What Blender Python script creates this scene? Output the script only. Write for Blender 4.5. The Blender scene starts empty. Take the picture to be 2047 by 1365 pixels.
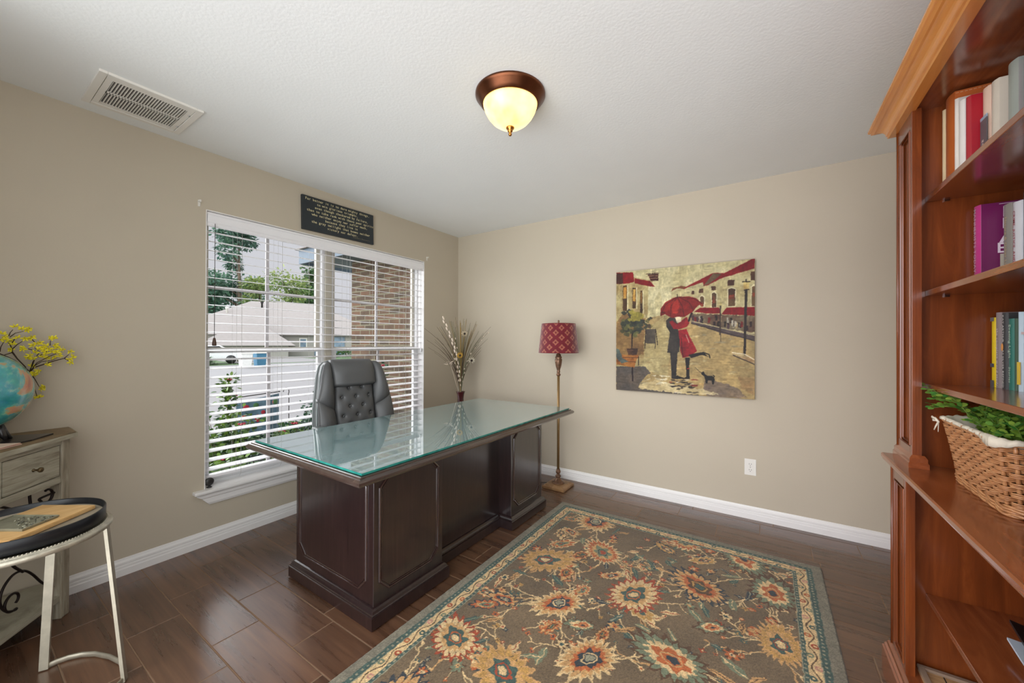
import bpy, bmesh, math, random
import numpy as np
from mathutils import Vector, Matrix

R = random.Random(7)
PI = math.pi
SC = bpy.context.scene
COL = SC.collection

# ---------------------------------------------------------------- camera
YB = 3.2597          # back wall plane
H = 2.44             # ceiling height
RX = 3.66            # right wall plane
CAM = Vector((2.8935, 0.0, 1.2577))
def make_camera():
    yaw, pit, rol, f = .58607, .0038, .00343, 767.4
    fw = Vector((-math.sin(yaw)*math.cos(pit), math.cos(yaw)*math.cos(pit), math.sin(pit)))
    r0 = Vector((math.cos(yaw), math.sin(yaw), 0)); u0 = r0.cross(fw)
    rt = math.cos(rol)*r0 + math.sin(rol)*u0
    up = -math.sin(rol)*r0 + math.cos(rol)*u0
    cd = bpy.data.cameras.new('camera'); co = bpy.data.objects.new('camera', cd); COL.objects.link(co)
    cd.sensor_width = 36.0; cd.sensor_fit = 'HORIZONTAL'; cd.lens = f*36.0/2047.0
    cd.clip_start = .02; cd.clip_end = 400
    m = Matrix((rt, up, -fw)).transposed().to_4x4(); m.translation = CAM
    co.matrix_world = m
    SC.camera = co
make_camera()

# ---------------------------------------------------------------- world, sun, exposure
SC.view_settings.view_transform = 'Standard'
SC.view_settings.look = 'None'
SC.view_settings.gamma = 1.0
SC.view_settings.use_curve_mapping = False
SC.view_settings.exposure = 0.0

W = bpy.data.worlds.new('world'); SC.world = W; W.use_nodes = True
def make_world():
    nt = W.node_tree; nt.nodes.clear()
    N = lambda t: nt.nodes.new(t)
    out = N('ShaderNodeOutputWorld'); bg = N('ShaderNodeBackground')
    tc = N('ShaderNodeTexCoord'); sep = N('ShaderNodeSeparateXYZ')
    nt.links.new(tc.outputs['Generated'], sep.inputs[0])
    # overcast sky, raised on the side behind the house as fill for the room
    mr = N('ShaderNodeMapRange'); mr.interpolation_type = 'SMOOTHSTEP'
    mr.inputs['From Min'].default_value = -.35; mr.inputs['From Max'].default_value = .25
    mr.inputs['To Min'].default_value = SKY_W; mr.inputs['To Max'].default_value = SKY_E
    nt.links.new(sep.outputs['X'], mr.inputs['Value'])
    mc = N('ShaderNodeMix'); mc.data_type = 'RGBA'
    mc.inputs['A'].default_value = (.90, .89, .96, 1); mc.inputs['B'].default_value = (.95, .985, 1.0, 1)
    mr2 = N('ShaderNodeMapRange'); mr2.inputs['From Min'].default_value = -.35; mr2.inputs['From Max'].default_value = .25
    nt.links.new(sep.outputs['X'], mr2.inputs['Value']); nt.links.new(mr2.outputs[0], mc.inputs['Factor'])
    # added bright lobe behind the camera, lights the room through its open rear
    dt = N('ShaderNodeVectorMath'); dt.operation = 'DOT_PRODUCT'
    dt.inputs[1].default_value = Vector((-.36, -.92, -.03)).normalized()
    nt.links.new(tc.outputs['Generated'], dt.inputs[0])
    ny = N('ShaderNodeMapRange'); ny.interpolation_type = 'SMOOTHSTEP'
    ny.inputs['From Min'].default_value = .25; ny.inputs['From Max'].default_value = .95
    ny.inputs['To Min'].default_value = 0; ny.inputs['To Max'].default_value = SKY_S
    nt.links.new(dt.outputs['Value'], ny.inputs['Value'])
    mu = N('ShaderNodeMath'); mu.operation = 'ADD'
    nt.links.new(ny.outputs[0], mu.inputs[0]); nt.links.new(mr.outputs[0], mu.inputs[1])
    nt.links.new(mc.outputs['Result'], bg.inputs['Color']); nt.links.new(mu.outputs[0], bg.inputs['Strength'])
    nt.links.new(bg.outputs[0], out.inputs[0])
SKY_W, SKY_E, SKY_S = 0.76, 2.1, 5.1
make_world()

def make_sun():
    # wide soft patch of bright cloud high over the street, seen through the window
    ld = bpy.data.lights.new('cloud_light', 'SUN'); ld.energy = 5.0; ld.angle = math.radians(50)
    ld.color = (.97, .98, 1.0)
    lo = bpy.data.objects.new('cloud_light', ld); COL.objects.link(lo)
    d = Vector((.88, .12, -.46)).normalized()
    lo.rotation_euler = d.to_track_quat('-Z', 'Y').to_euler()
    lo.location = (-3, 1, 5)
make_sun()

# ---------------------------------------------------------------- helpers: materials
def s2l(c):
    return tuple(((x/12.92) if x <= .04045 else ((x+.055)/1.055)**2.4) for x in c)
def hx(r, g, b):
    return s2l((r/255, g/255, b/255))
MATS = {}
def nodes(name):
    m = bpy.data.materials.new(name); m.use_nodes = True
    nt = m.node_tree; b = nt.nodes['Principled BSDF']
    MATS[name] = m
    return m, nt, b
def setp(b, rough=.5, metal=0., spec=.5, coat=0., coat_rough=.05, sheen=0.):
    b.inputs['Roughness'].default_value = rough; b.inputs['Metallic'].default_value = metal
    b.inputs['Specular IOR Level'].default_value = spec
    b.inputs['Coat Weight'].default_value = coat; b.inputs['Coat Roughness'].default_value = coat_rough
    b.inputs['Sheen Weight'].default_value = sheen
def noise_node(nt, scale, detail=3, rough=.5, vec=None, stretch=None, coord='Object'):
    n = nt.nodes.new('ShaderNodeTexNoise'); n.inputs['Scale'].default_value = scale
    n.inputs['Detail'].default_value = detail; n.inputs['Roughness'].default_value = rough
    tc = nt.nodes.new('ShaderNodeTexCoord')
    if stretch:
        mp = nt.nodes.new('ShaderNodeMapping'); mp.inputs['Scale'].default_value = stretch
        nt.links.new(tc.outputs[coord], mp.inputs[0]); nt.links.new(mp.outputs[0], n.inputs['Vector'])
    else:
        nt.links.new(tc.outputs[coord], n.inputs['Vector'])
    return n
def ramp(nt, src, stops):
    r = nt.nodes.new('ShaderNodeValToRGB'); e = r.color_ramp.elements
    e[0].position, e[0].color = stops[0][0], (*stops[0][1], 1)
    e[1].position, e[1].color = stops[-1][0], (*stops[-1][1], 1)
    for p, c in stops[1:-1]:
        q = e.new(p); q.color = (*c, 1)
    nt.links.new(src, r.inputs[0])
    return r
def bump(nt, b, src, strength=.2, dist=.002):
    bp = nt.nodes.new('ShaderNodeBump'); bp.inputs['Strength'].default_value = strength; bp.inputs['Distance'].default_value = dist
    nt.links.new(src, bp.inputs['Height']); nt.links.new(bp.outputs[0], b.inputs['Normal'])
    return bp
def plain(name, c, rough=.5, metal=0., spec=.5, coat=0., var=.08, vs=12., bm=0., bs=200., bd=.001, stretch=None, coat_rough=.05, sheen=0.):
    m, nt, b = nodes(name); setp(b, rough, metal, spec, coat, coat_rough, sheen)
    n = noise_node(nt, vs, 4, .55, stretch=stretch)
    lo = tuple(x*(1-var) for x in c); hi = tuple(min(1, x*(1+var)) for x in c)
    r = ramp(nt, n.outputs['Fac'], [(.3, lo), (.7, hi)])
    nt.links.new(r.outputs[0], b.inputs['Base Color'])
    if bm:
        n2 = noise_node(nt, bs, 3, .5)
        bump(nt, b, n2.outputs['Fac'], bm, bd)
    return m
def wood(name, dark, mid, light, rough=.3, stretch=(30, 30, 1.6), scale=2.2, coat=.3, bm=.05, coat_rough=.12):
    m, nt, b = nodes(name); setp(b, rough, 0, .5, coat, coat_rough)
    n = noise_node(nt, scale, 6, .6, stretch=stretch)
    n.inputs['Distortion'].default_value = .8
    r = ramp(nt, n.outputs['Fac'], [(.25, dark), (.5, mid), (.75, light)])
    nt.links.new(r.outputs[0], b.inputs['Base Color'])
    bump(nt, b, n.outputs['Fac'], bm, .001)
    return m
def attr_mat(name, rough=.6, spec=.4, bm=0., bs=300., sheen=0., coat=0., bd=.001):
    m, nt, b = nodes(name); setp(b, rough, 0, spec, coat, .1, sheen)
    a = nt.nodes.new('ShaderNodeAttribute'); a.attribute_name = 'Col'
    nt.links.new(a.outputs['Color'], b.inputs['Base Color'])
    if bm:
        n2 = noise_node(nt, bs, 3, .5)
        bump(nt, b, n2.outputs['Fac'], bm, bd)
    return m

# ---------------------------------------------------------------- helpers: geometry
def BM(): return bmesh.new()
def xf(verts, M):
    for v in verts: v.co = M @ v.co
def setmi(faces, mi, smooth=False):
    for f in faces: f.material_index = mi; f.smooth = smooth
def box(bm, x0, x1, y0, y1, z0, z1, bev=0., mi=0, seg=2, M=None):
    r = bmesh.ops.create_cube(bm, size=1.0); vs = r['verts']
    for v in vs:
        v.co = Vector(((x0+x1)/2 + v.co.x*(x1-x0), (y0+y1)/2 + v.co.y*(y1-y0), (z0+z1)/2 + v.co.z*(z1-z0)))
    fs = list({f for v in vs for f in v.link_faces})
    if bev:
        es = list({e for v in vs for e in v.link_edges})
        g = bmesh.ops.bevel(bm, geom=es, offset=bev, segments=seg, affect='EDGES', profile=.5)
        fs = list({f for f in g['faces']} | {f for f in fs if f.is_valid})
        vs = list({v for f in fs for v in f.verts})
        # collect whole island
        st = set(vs); todo = list(vs)
        while todo:
            v = todo.pop()
            for e in v.link_edges:
                o = e.other_vert(v)
                if o not in st: st.add(o); todo.append(o)
        vs = list(st); fs = list({f for v in vs for f in v.link_faces})
    setmi(fs, mi)
    if M is not None: xf(vs, M)
    return vs
def ring_loft(bm, rings, close=False, cap=True, mi=0, smooth=False):
    vr = [[bm.verts.new(p) for p in r] for r in rings]
    n = len(vr[0]); fs = []
    for a, b in zip(vr[:-1], vr[1:]):
        for i in range(n):
            j = (i+1) % n
            try: fs.append(bm.faces.new((a[i], a[j], b[j], b[i])))
            except ValueError: pass
    if close:
        a, b = vr[-1], vr[0]
        for i in range(n):
            j = (i+1) % n
            fs.append(bm.faces.new((a[i], a[j], b[j], b[i])))
    elif cap:
        fs.append(bm.faces.new(list(reversed(vr[0])))); fs.append(bm.faces.new(vr[-1]))
    setmi(fs, mi, smooth)
    return [v for r in vr for v in r]
def rect_loft(bm, x0, x1, y0, y1, prof, sides=(1, 1, 1, 1), mi=0, M=None):
    """stack of rectangles (offset outwards, z); sides = (x-, x+, y-, y+) get the offset"""
    rings = []
    for o, z in prof:
        a, b, c, d = x0-o*sides[0], x1+o*sides[1], y0-o*sides[2], y1+o*sides[3]
        rings.append([(a, c, z), (b, c, z), (b, d, z), (a, d, z)])
    vs = ring_loft(bm, rings, mi=mi)
    if M is not None: xf(vs, M)
    return vs
def lathe(bm, prof, cx=0, cy=0, cz=0, seg=32, mi=0, smooth=True, sx=1, sy=1, cap=True):
    rings = []
    for r, z in prof:
        rings.append([(cx + max(r, 1e-5)*sx*math.cos(2*PI*i/seg), cy + max(r, 1e-5)*sy*math.sin(2*PI*i/seg), cz+z) for i in range(seg)])
    vs = ring_loft(bm, rings, cap=cap, mi=mi, smooth=smooth)
    return vs
def tube(bm, pts, rad, seg=8, mi=0, closed=False, smooth=True, flat=None, cap=True):
    """tube along points; rad number or list; flat=(a,b) scales for the cross section"""
    pts = [Vector(p) for p in pts]; n = len(pts)
    rads = rad if isinstance(rad, (list, tuple)) else [rad]*n
    tang = []
    for i in range(n):
        if closed: t = pts[(i+1) % n] - pts[i-1]
        else: t = pts[min(i+1, n-1)] - pts[max(i-1, 0)]
        if t.length < 1e-9: t = Vector((0, 0, 1))
        tang.append(t.normalized())
    t0 = tang[0]; up = Vector((0, 0, 1)) if abs(t0.z) < .9 else Vector((1, 0, 0))
    nrm = (up - t0*up.dot(t0)).normalized()
    rings = []
    for i in range(n):
        t = tang[i]
        nrm = nrm - t*nrm.dot(t)
        if nrm.length < 1e-6: nrm = t.orthogonal()
        nrm.normalize(); bn = t.cross(nrm)
        a, b = (1, 1) if flat is None else flat
        rings.append([tuple(pts[i] + (nrm*math.cos(2*PI*k/seg)*a + bn*math.sin(2*PI*k/seg)*b)*rads[i]) for k in range(seg)])
    return ring_loft(bm, rings, close=closed, cap=cap, mi=mi, smooth=smooth)
def prism(bm, poly, z0, z1, mi=0, M=None, smooth=False):
    vs = ring_loft(bm, [[(x, y, z0) for x, y in poly], [(x, y, z1) for x, y in poly]], mi=mi, smooth=smooth)
    if M is not None: xf(vs, M)
    return vs
def ball(bm, c, r, seg=16, ring=10, mi=0, s=(1, 1, 1), M=None):
    g = bmesh.ops.create_uvsphere(bm, u_segments=seg, v_segments=ring, radius=r)
    vs = g['verts']
    for v in vs: v.co = Vector((v.co.x*s[0]+c[0], v.co.y*s[1]+c[1], v.co.z*s[2]+c[2]))
    setmi({f for v in vs for f in v.link_faces}, mi, True)
    if M is not None: xf(vs, M)
    return vs
def quad(bm, a, b, c, d, mi=0):
    f = bm.faces.new([bm.verts.new(p) for p in (a, b, c, d)]); f.material_index = mi; return f

def obj(name, bm, mats, parent=None, smooth=False, loc=None, normals=True):
    if normals: bmesh.ops.recalc_face_normals(bm, faces=bm.faces)
    me = bpy.data.meshes.new(name); bm.to_mesh(me); bm.free()
    if not isinstance(mats, (list, tuple)): mats = [mats]
    for m in mats: me.materials.append(m)
    if smooth:
        for p in me.polygons: p.use_smooth = True
    o = bpy.data.objects.new(name, me); COL.objects.link(o)
    if parent is not None: o.parent = parent
    if loc is not None: o.location = loc
    return o
def thing(name, label, cat, loc=(0, 0, 0), rz=0., group=None):
    o = bpy.data.objects.new(name, None); COL.objects.link(o)
    o.location = loc; o.rotation_euler = (0, 0, rz); o.empty_display_size = .05
    o['label'] = label; o['category'] = cat
    if group: o['group'] = group
    return o
def tag(o, label, cat, group=None, kind=None):
    o['label'] = label; o['category'] = cat
    if group: o['group'] = group
    if kind: o['kind'] = kind
    return o
def struct(name, bm, mats, parent=None, label=None, cat=None, **k):
    o = obj(name, bm, mats, parent, **k)
    if parent is None:
        o['kind'] = 'structure'
        if label: o['label'] = label
        if cat: o['category'] = cat
    return o
def grid_obj(name, nu, nv, posf, cols, mat, parent=None, smooth=True):
    """(nv rows, nu columns) grid; posf(U,V)->(X,Y,Z) arrays; cols (nv,nu,3) sRGB 0..1"""
    U, V = np.meshgrid(np.linspace(0, 1, nu), np.linspace(0, 1, nv))
    X, Y, Z = posf(U, V)
    co = np.stack([X, Y, Z], -1).reshape(-1, 3).astype(np.float32)
    idx = np.arange(nu*nv).reshape(nv, nu)
    f = np.stack([idx[:-1, :-1], idx[:-1, 1:], idx[1:, 1:], idx[1:, :-1]], -1).reshape(-1, 4)
    me = bpy.data.meshes.new(name)
    me.vertices.add(len(co)); me.vertices.foreach_set('co', co.ravel())
    me.loops.add(f.size); me.loops.foreach_set('vertex_index', f.ravel().astype(np.int32))
    me.polygons.add(len(f)); me.polygons.foreach_set('loop_start', (np.arange(len(f))*4).astype(np.int32))
    me.polygons.foreach_set('loop_total', np.full(len(f), 4, np.int32))
    me.update(calc_edges=True)
    c = np.clip(cols, 0, 1); lin = np.where(c <= .04045, c/12.92, ((c+.055)/1.055)**2.4)
    rgba = np.concatenate([lin, np.ones(lin.shape[:2]+(1,))], -1).reshape(-1, 4).astype(np.float32)
    a = me.color_attributes.new('Col', 'FLOAT_COLOR', 'POINT'); a.data.foreach_set('color', rgba.ravel())
    if smooth: me.polygons.foreach_set('use_smooth', np.ones(len(f), bool))
    me.materials.append(mat)
    o = bpy.data.objects.new(name, me); COL.objects.link(o)
    if parent is not None: o.parent = parent
    return o
def vnoise(nv, nu, cell, seed=0, octv=3):
    """smooth value noise in 0..1"""
    rs = np.random.RandomState(seed); out = np.zeros((nv, nu)); amp = 1.; tot = 0
    for o in range(octv):
        c = max(2., cell/2**o); gh, gw = int(nv/c)+3, int(nu/c)+3
        g = rs.rand(gh, gw)
        y = np.arange(nv)/c; x = np.arange(nu)/c
        yi = y.astype(int); xi = x.astype(int); fy = (y-yi)[:, None]; fx = (x-xi)[None]
        fy = fy*fy*(3-2*fy); fx = fx*fx*(3-2*fx)
        a = g[yi][:, xi]; b = g[yi][:, xi+1]; c_ = g[yi+1][:, xi]; d = g[yi+1][:, xi+1]
        out += amp*((a*(1-fx)+b*fx)*(1-fy)+(c_*(1-fx)+d*fx)*fy); tot += amp; amp *= .5
    return out/tot
_gc = {}
def text_into(bm, s, size, M, mono=False, mi=0, squeeze=1., align='C', bold=0.):
    """lay flat glyphs of s (built-in font) through matrix M (x right, y up)"""
    adv = 0; items = []
    for ch in s:
        key = (ch, bold)
        if key not in _gc:
            if ch == ' ': _gc[key] = ([], [], .3)
            else:
                cu = bpy.data.curves.new('glyph', 'FONT'); cu.body = ch; cu.size = 1.; cu.resolution_u = 2; cu.offset = bold
                ob = bpy.data.objects.new('glyph', cu)
                me = bpy.data.meshes.new_from_object(ob)
                vs = [tuple(v.co) for v in me.vertices]; fs = [tuple(p.vertices) for p in me.polygons]
                w = max([v[0] for v in vs] + [.2])
                _gc[key] = (vs, fs, w+.07)
                bpy.data.objects.remove(ob); bpy.data.curves.remove(cu); bpy.data.meshes.remove(me)
        vs, fs, w = _gc[key]
        if mono:
            x0 = min([v[0] for v in vs] + [0]); x1 = max([v[0] for v in vs] + [.2]); items.append((vs, fs, adv + .31-(x0+x1)/2)); adv += .62
        else: items.append((vs, fs, adv)); adv += w
    off = -adv/2 if align == 'C' else 0
    for vs, fs, ax in items:
        k = 1.16 if mono else 1.; mx_ = (min([v[0] for v in vs] + [9])+max([v[0] for v in vs] + [0]))/2
        nv = [bm.verts.new(M @ Vector((((v[0]-mx_)*k+mx_+ax+off)*size*squeeze, v[1]*size*k, 0))) for v in vs]
        for f in fs:
            try: q = bm.faces.new([nv[i] for i in f]); q.material_index = mi
            except ValueError: pass
    return adv*size*squeeze
def basis(o, ex, ey):
    ex = Vector(ex).normalized(); ey = Vector(ey).normalized(); ez = ex.cross(ey)
    m = Matrix((ex, ey, ez)).transposed().to_4x4(); m.translation = Vector(o); return m

# ---------------------------------------------------------------- materials
WALLC = hx(190, 179, 160)
m_wall = plain('wall_paint', WALLC, .85, var=.015, vs=3, bm=.12, bs=90, bd=.002, spec=.25)
m_ceil = plain('ceiling_paint', hx(232, 233, 231), .9, var=.01, vs=4, bm=.2, bs=80, bd=.004, spec=.2)
m_trim = plain('white_trim_paint', hx(232, 229, 226), .35, var=.01, spec=.5)
m_vinyl = plain('white_vinyl', hx(225, 225, 225), .4, var=.01)
m_vinyl_tan = plain('almond_vinyl', hx(188, 182, 168), .45, var=.02)
m_blind = plain('white_slat', hx(238, 236, 238), .35, var=.01)
m_cord = plain('blind_cord', hx(190, 188, 184), .8)
m_dcord = plain('dark_cord', hx(58, 50, 48), .7)
def floor_mats():
    m, nt, b = nodes('wood_look_tile'); setp(b, .3, 0, .8, coat=.35, coat_rough=.2)
    tc = nt.nodes.new('ShaderNodeTexCoord'); at = nt.nodes.new('ShaderNodeAttribute'); at.attribute_name = 'Col'
    add = nt.nodes.new('ShaderNodeVectorMath'); add.operation = 'MULTIPLY_ADD'
    add.inputs[1].default_value = (1.3, 20, 1); nt.links.new(tc.outputs['Object'], add.inputs[0])
    sc = nt.nodes.new('ShaderNodeVectorMath'); sc.operation = 'SCALE'; sc.inputs['Scale'].default_value = 37.
    nt.links.new(at.outputs['Color'], sc.inputs[0]); nt.links.new(sc.outputs[0], add.inputs[2])
    n = nt.nodes.new('ShaderNodeTexNoise'); n.inputs['Scale'].default_value = 1.5; n.inputs['Detail'].default_value = 7
    n.inputs['Roughness'].default_value = .56; n.inputs['Distortion'].default_value = .35
    nt.links.new(add.outputs[0], n.inputs['Vector'])
    r = ramp(nt, n.outputs['Fac'], [(.2, hx(64, 43, 31)), (.42, hx(90, 62, 45)), (.58, hx(104, 73, 53)), (.82, hx(124, 91, 68))])
    # per tile tint
    sepc = nt.nodes.new('ShaderNodeSeparateColor'); nt.links.new(at.outputs['Color'], sepc.inputs[0])
    mr = nt.nodes.new('ShaderNodeMapRange'); mr.inputs['To Min'].default_value = .78; mr.inputs['To Max'].default_value = 1.16
    nt.links.new(sepc.outputs[0], mr.inputs['Value'])
    mx = nt.nodes.new('ShaderNodeVectorMath'); mx.operation = 'SCALE'
    nt.links.new(r.outputs[0], mx.inputs[0]); nt.links.new(mr.outputs[0], mx.inputs['Scale'])
    nt.links.new(mx.outputs[0], b.inputs['Base Color'])
    bump(nt, b, n.outputs['Fac'], .12, .002)
    mr3 = nt.nodes.new('ShaderNodeMapRange'); mr3.inputs['To Min'].default_value = .2; mr3.inputs['To Max'].default_value = .38
    nt.links.new(n.outputs['Fac'], mr3.inputs['Value']); nt.links.new(mr3.outputs[0], b.inputs['Roughness'])
    g = plain('grout', hx(134, 108, 84), .85, var=.1, vs=30)
    return m, g
m_tile, m_grout = floor_mats()
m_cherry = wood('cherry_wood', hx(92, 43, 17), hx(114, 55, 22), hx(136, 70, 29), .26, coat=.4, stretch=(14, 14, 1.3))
m_cherry_h = wood('cherry_wood_level_lit', hx(112, 56, 28), hx(136, 72, 38), hx(158, 90, 50), .2, stretch=(10, 1.4, 14), coat=.5)  # same cherry, brightened: light on the level faces put into the colour
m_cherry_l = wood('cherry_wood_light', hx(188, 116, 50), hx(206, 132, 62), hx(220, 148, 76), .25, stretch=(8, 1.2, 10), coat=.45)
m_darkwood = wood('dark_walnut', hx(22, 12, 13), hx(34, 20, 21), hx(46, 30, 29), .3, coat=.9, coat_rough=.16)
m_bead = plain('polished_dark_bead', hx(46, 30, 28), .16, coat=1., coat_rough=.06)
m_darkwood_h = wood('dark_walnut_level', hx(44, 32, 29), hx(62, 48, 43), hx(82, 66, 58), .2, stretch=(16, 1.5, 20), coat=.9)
m_grey_wood = wood('weathered_grey_wood', hx(118, 110, 92), hx(164, 158, 138), hx(186, 182, 164), .6, stretch=(3, 3, 26), coat=0, bm=.15)
m_grey_wood_v = wood('weathered_grey_wood_upright', hx(104, 94, 78), hx(152, 142, 122), hx(182, 176, 158), .6, stretch=(26, 26, 2.5), coat=0, bm=.15)
m_brown_side = wood('dark_brown_wood', hx(44, 32, 24), hx(66, 52, 42), hx(88, 72, 58), .6, coat=0)  # darker brown for the inner faces of the front legs
m_grey_top = wood('brown_grey_wood_top', hx(92, 74, 50), hx(120, 98, 68), hx(142, 120, 88), .5, stretch=(3, 8, 20), coat=0)
m_iron = plain('wrought_iron', hx(38, 28, 25), .45, metal=.6, var=.2)
m_bronze = plain('oiled_bronze', hx(104, 62, 40), .3, metal=.9, var=.3, vs=9)
m_bronze_l = plain('warm_bronze', hx(190, 130, 62), .25, metal=.9, var=.2)
m_black = plain('black_lacquer', hx(22, 24, 28), .35, var=.05)
m_silver = plain('antique_silver', hx(196, 190, 172), .38, metal=.65, var=.18, vs=40, bm=.3, bs=160, bd=.002)
m_silver_smooth = plain('brushed_silver', hx(186, 178, 160), .42, metal=.6, var=.15, vs=20)
m_bamboo = wood('bamboo_board', hx(196, 150, 92), hx(216, 174, 116), hx(230, 194, 140), .4, stretch=(16, 2, 10), coat=.1)
m_leather = plain('grey_leather', hx(86, 87, 88), .42, var=.04, bm=.12, bs=260, bd=.001)
m_leather_side = plain('grey_leather_trim', hx(98, 104, 104), .4, var=.04)
m_piping = plain('light_piping', hx(150, 160, 160), .35)
m_chrome = plain('chrome', hx(190, 192, 196), .15, metal=1., var=.02)
m_plastic_b = plain('black_plastic', hx(24, 24, 26), .4)
m_white_pl = plain('white_plastic', hx(226, 222, 214), .35, var=.01)
m_slot = plain('dark_slot', hx(30, 28, 26), .8)
m_ventback = plain('vent_filter', hx(108, 104, 100), .9, var=.25, vs=60)

# ---------------------------------------------------------------- room shell
WY0, WY1, WZ0, WZ1 = .929, 2.745, .345, 2.078        # window opening in the left wall
T = .16
bm = BM()
box(bm, -T, 0, -.46, WY0, 0, H); box(bm, -T, 0, WY1, YB+.16, 0, H)
box(bm, -T, 0, WY0, WY1, 0, WZ0); box(bm, -T, 0, WY0, WY1, WZ1, H)
struct('wall_left', bm, m_wall)
bm = BM(); box(bm, 0, RX+.16, YB, YB+.16, 0, H); struct('wall_back', bm, m_wall)
bm = BM(); box(bm, RX, RX+.16, .3, YB, 0, H); struct('wall_right', bm, m_wall)
bm = BM(); box(bm, 0, .80, -.46, -.30, 0, H); struct('wall_rear', bm, m_wall)
bm = BM(); box(bm, -T, RX+.16, -.6, YB+.16, H, H+.12); struct('ceiling', bm, m_ceil)

def make_floor():
    bm = BM(); cl = bm.loops.layers.float_color.new('Col')
    rr = random.Random(5); L, Wd, g, y0 = .508, .1825, .0022, .457-.1825*6
    box(bm, 0, RX, -.6, YB, -.02, -.0012, mi=1)
    known = {5: .365, 6: .64, 7: .984, 8: .757, 17: .32, 18: .10}
    k = 0
    y = y0
    while y < YB:
        off = known.get(k, (k*.37 + .11*(k % 3)) % 1*L) % L
        x = off-L
        while x < RX:
            a, b = max(x+g, 0), min(x+L-g, RX); c, d = max(y+g, -.6), min(y+Wd-g, YB)
            if b-a > .01 and d-c > .01:
                col = (rr.random(), rr.random(), rr.random(), 1)
                e = .0014
                lo = [bm.verts.new(p) for p in ((a, c, -.0012), (b, c, -.0012), (b, d, -.0012), (a, d, -.0012))]
                hi = [bm.verts.new(p) for p in ((a+e, c+e, 0), (b-e, c+e, 0), (b-e, d-e, 0), (a+e, d-e, 0))]
                fs = [bm.faces.new(hi)] + [bm.faces.new((lo[i], lo[(i+1) % 4], hi[(i+1) % 4], hi[i])) for i in range(4)]
                for f in fs:
                    for l in f.loops: l[cl] = col
            x += L
        y += Wd; k += 1
    struct('floor', bm, [m_tile, m_grout], normals=False)
make_floor()

# baseboards
BBP = [(0, 0), (.015, 0), (.015, .036), (.0125, .04), (.0125, .052), (.0095, .057), (.0125, .060), (.0125, .070), (.006, .080), (.004, .088), (0, .090)]
def baseboard(name, fn):
    bm = BM()
    ring_loft(bm, [[fn(o, z, t) for o, z in BBP] for t in (0, 1)])
    struct(name, bm, m_trim)
baseboard('baseboard_left', lambda o, z, t: (o, (-.30, YB-.0001-o)[t], z))
baseboard('baseboard_back', lambda o, z, t: ((0+o, RX-o)[t], YB-o, z))
baseboard('baseboard_right', lambda o, z, t: (RX-o, (.3, YB-o)[t], z))
baseboard('baseboard_rear', lambda o, z, t: ((o, .80)[t], -.30+o, z))

# window sill (stool) and apron
bm = BM()
box(bm, -.10, .045, WY0-.06, WY1+.06, WZ0-.018, WZ0+.002, bev=.006)
# cut-free: part inside the opening is the stool; apron with clipped ends below
ap = [(0, .018), (.012, .018), (.024, .03), (.024, .045), (.016, .052), (.016, .082), (.010, .096), (0, .10)]
y0, y1 = WY0-.045, WY1+.045
ring_loft(bm, [[(o, y0+(.07 if zz > .04 else .0)*min(1, (zz-.018)/.08), WZ0-zz) for o, zz in ap], [(o, y1-(.07 if zz > .04 else .0)*min(1, (zz-.018)/.08), WZ0-zz) for o, zz in ap]])
struct('trim_1', bm, m_trim)

# ---------------------------------------------------------------- window
def make_window():
    root = bpy.data.objects.new('window_1', None); COL.objects.link(root); root['kind'] = 'structure'
    X0, X1 = -.155, -.085
    f = .022
    def frame_ring(bm, y0, y1, z0, z1, w, x0, x1, bev=.002):
        box(bm, x0, x1, y0, y0+w, z0, z1, bev); box(bm, x0, x1, y1-w, y1, z0, z1, bev)
        box(bm, x0, x1, y0+w, y1-w, z0, z0+w, bev); box(bm, x0, x1, y0+w, y1-w, z1-w, z1, bev)
    units = [(WY0, 1.745), (1.80, WY1)]
    bm = BM(); box(bm, X0, X1+.012, 1.745, 1.80, WZ0, WZ1, .003)
    obj('mullion', bm, m_vinyl_tan, root)
    for (a, b) in units:
        bm = BM(); frame_ring(bm, a, b, WZ0, WZ1, f, X0, X1); obj('window_frame', bm, m_vinyl, root)
        mid = 1.19; s = .03
        cy = (a+b)/2
        for (z0, z1, x0, x1) in ((mid, WZ1-f, -.145, -.118), (WZ0+f, mid+.025, -.116, -.09)):
            bm = BM(); frame_ring(bm, a+f, b-f, z0, z1, s, x0, x1)
            sash = obj('sash', bm, m_vinyl if x0 > -.12 else m_vinyl_tan, root)
            xm = (x0+x1)/2; zc = (z0+z1)/2
            if z0 == mid: zc = 1.615
            bm = BM()
            box(bm, xm-.006, xm+.006, cy-.0105, cy+.0105, z0+s, z1-s)
            if z0 == mid:
                box(bm, xm-.006, xm+.006, a+f+s, cy-.0105, zc-.0105, zc+.0105); box(bm, xm-.006, xm+.006, cy+.0105, b-f-s, zc-.0105, zc+.0105)
            obj('muntin', bm, m_muntin, sash)
            bm = BM(); quad(bm, (xm, a+f+s-.004, z0+s-.004), (xm, b-f-s+.004, z0+s-.004), (xm, b-f-s+.004, z1-s+.004), (xm, a+f+s-.004, z1-s+.004))
            obj('pane', bm, m_pane, sash, normals=False)
    return root
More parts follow.
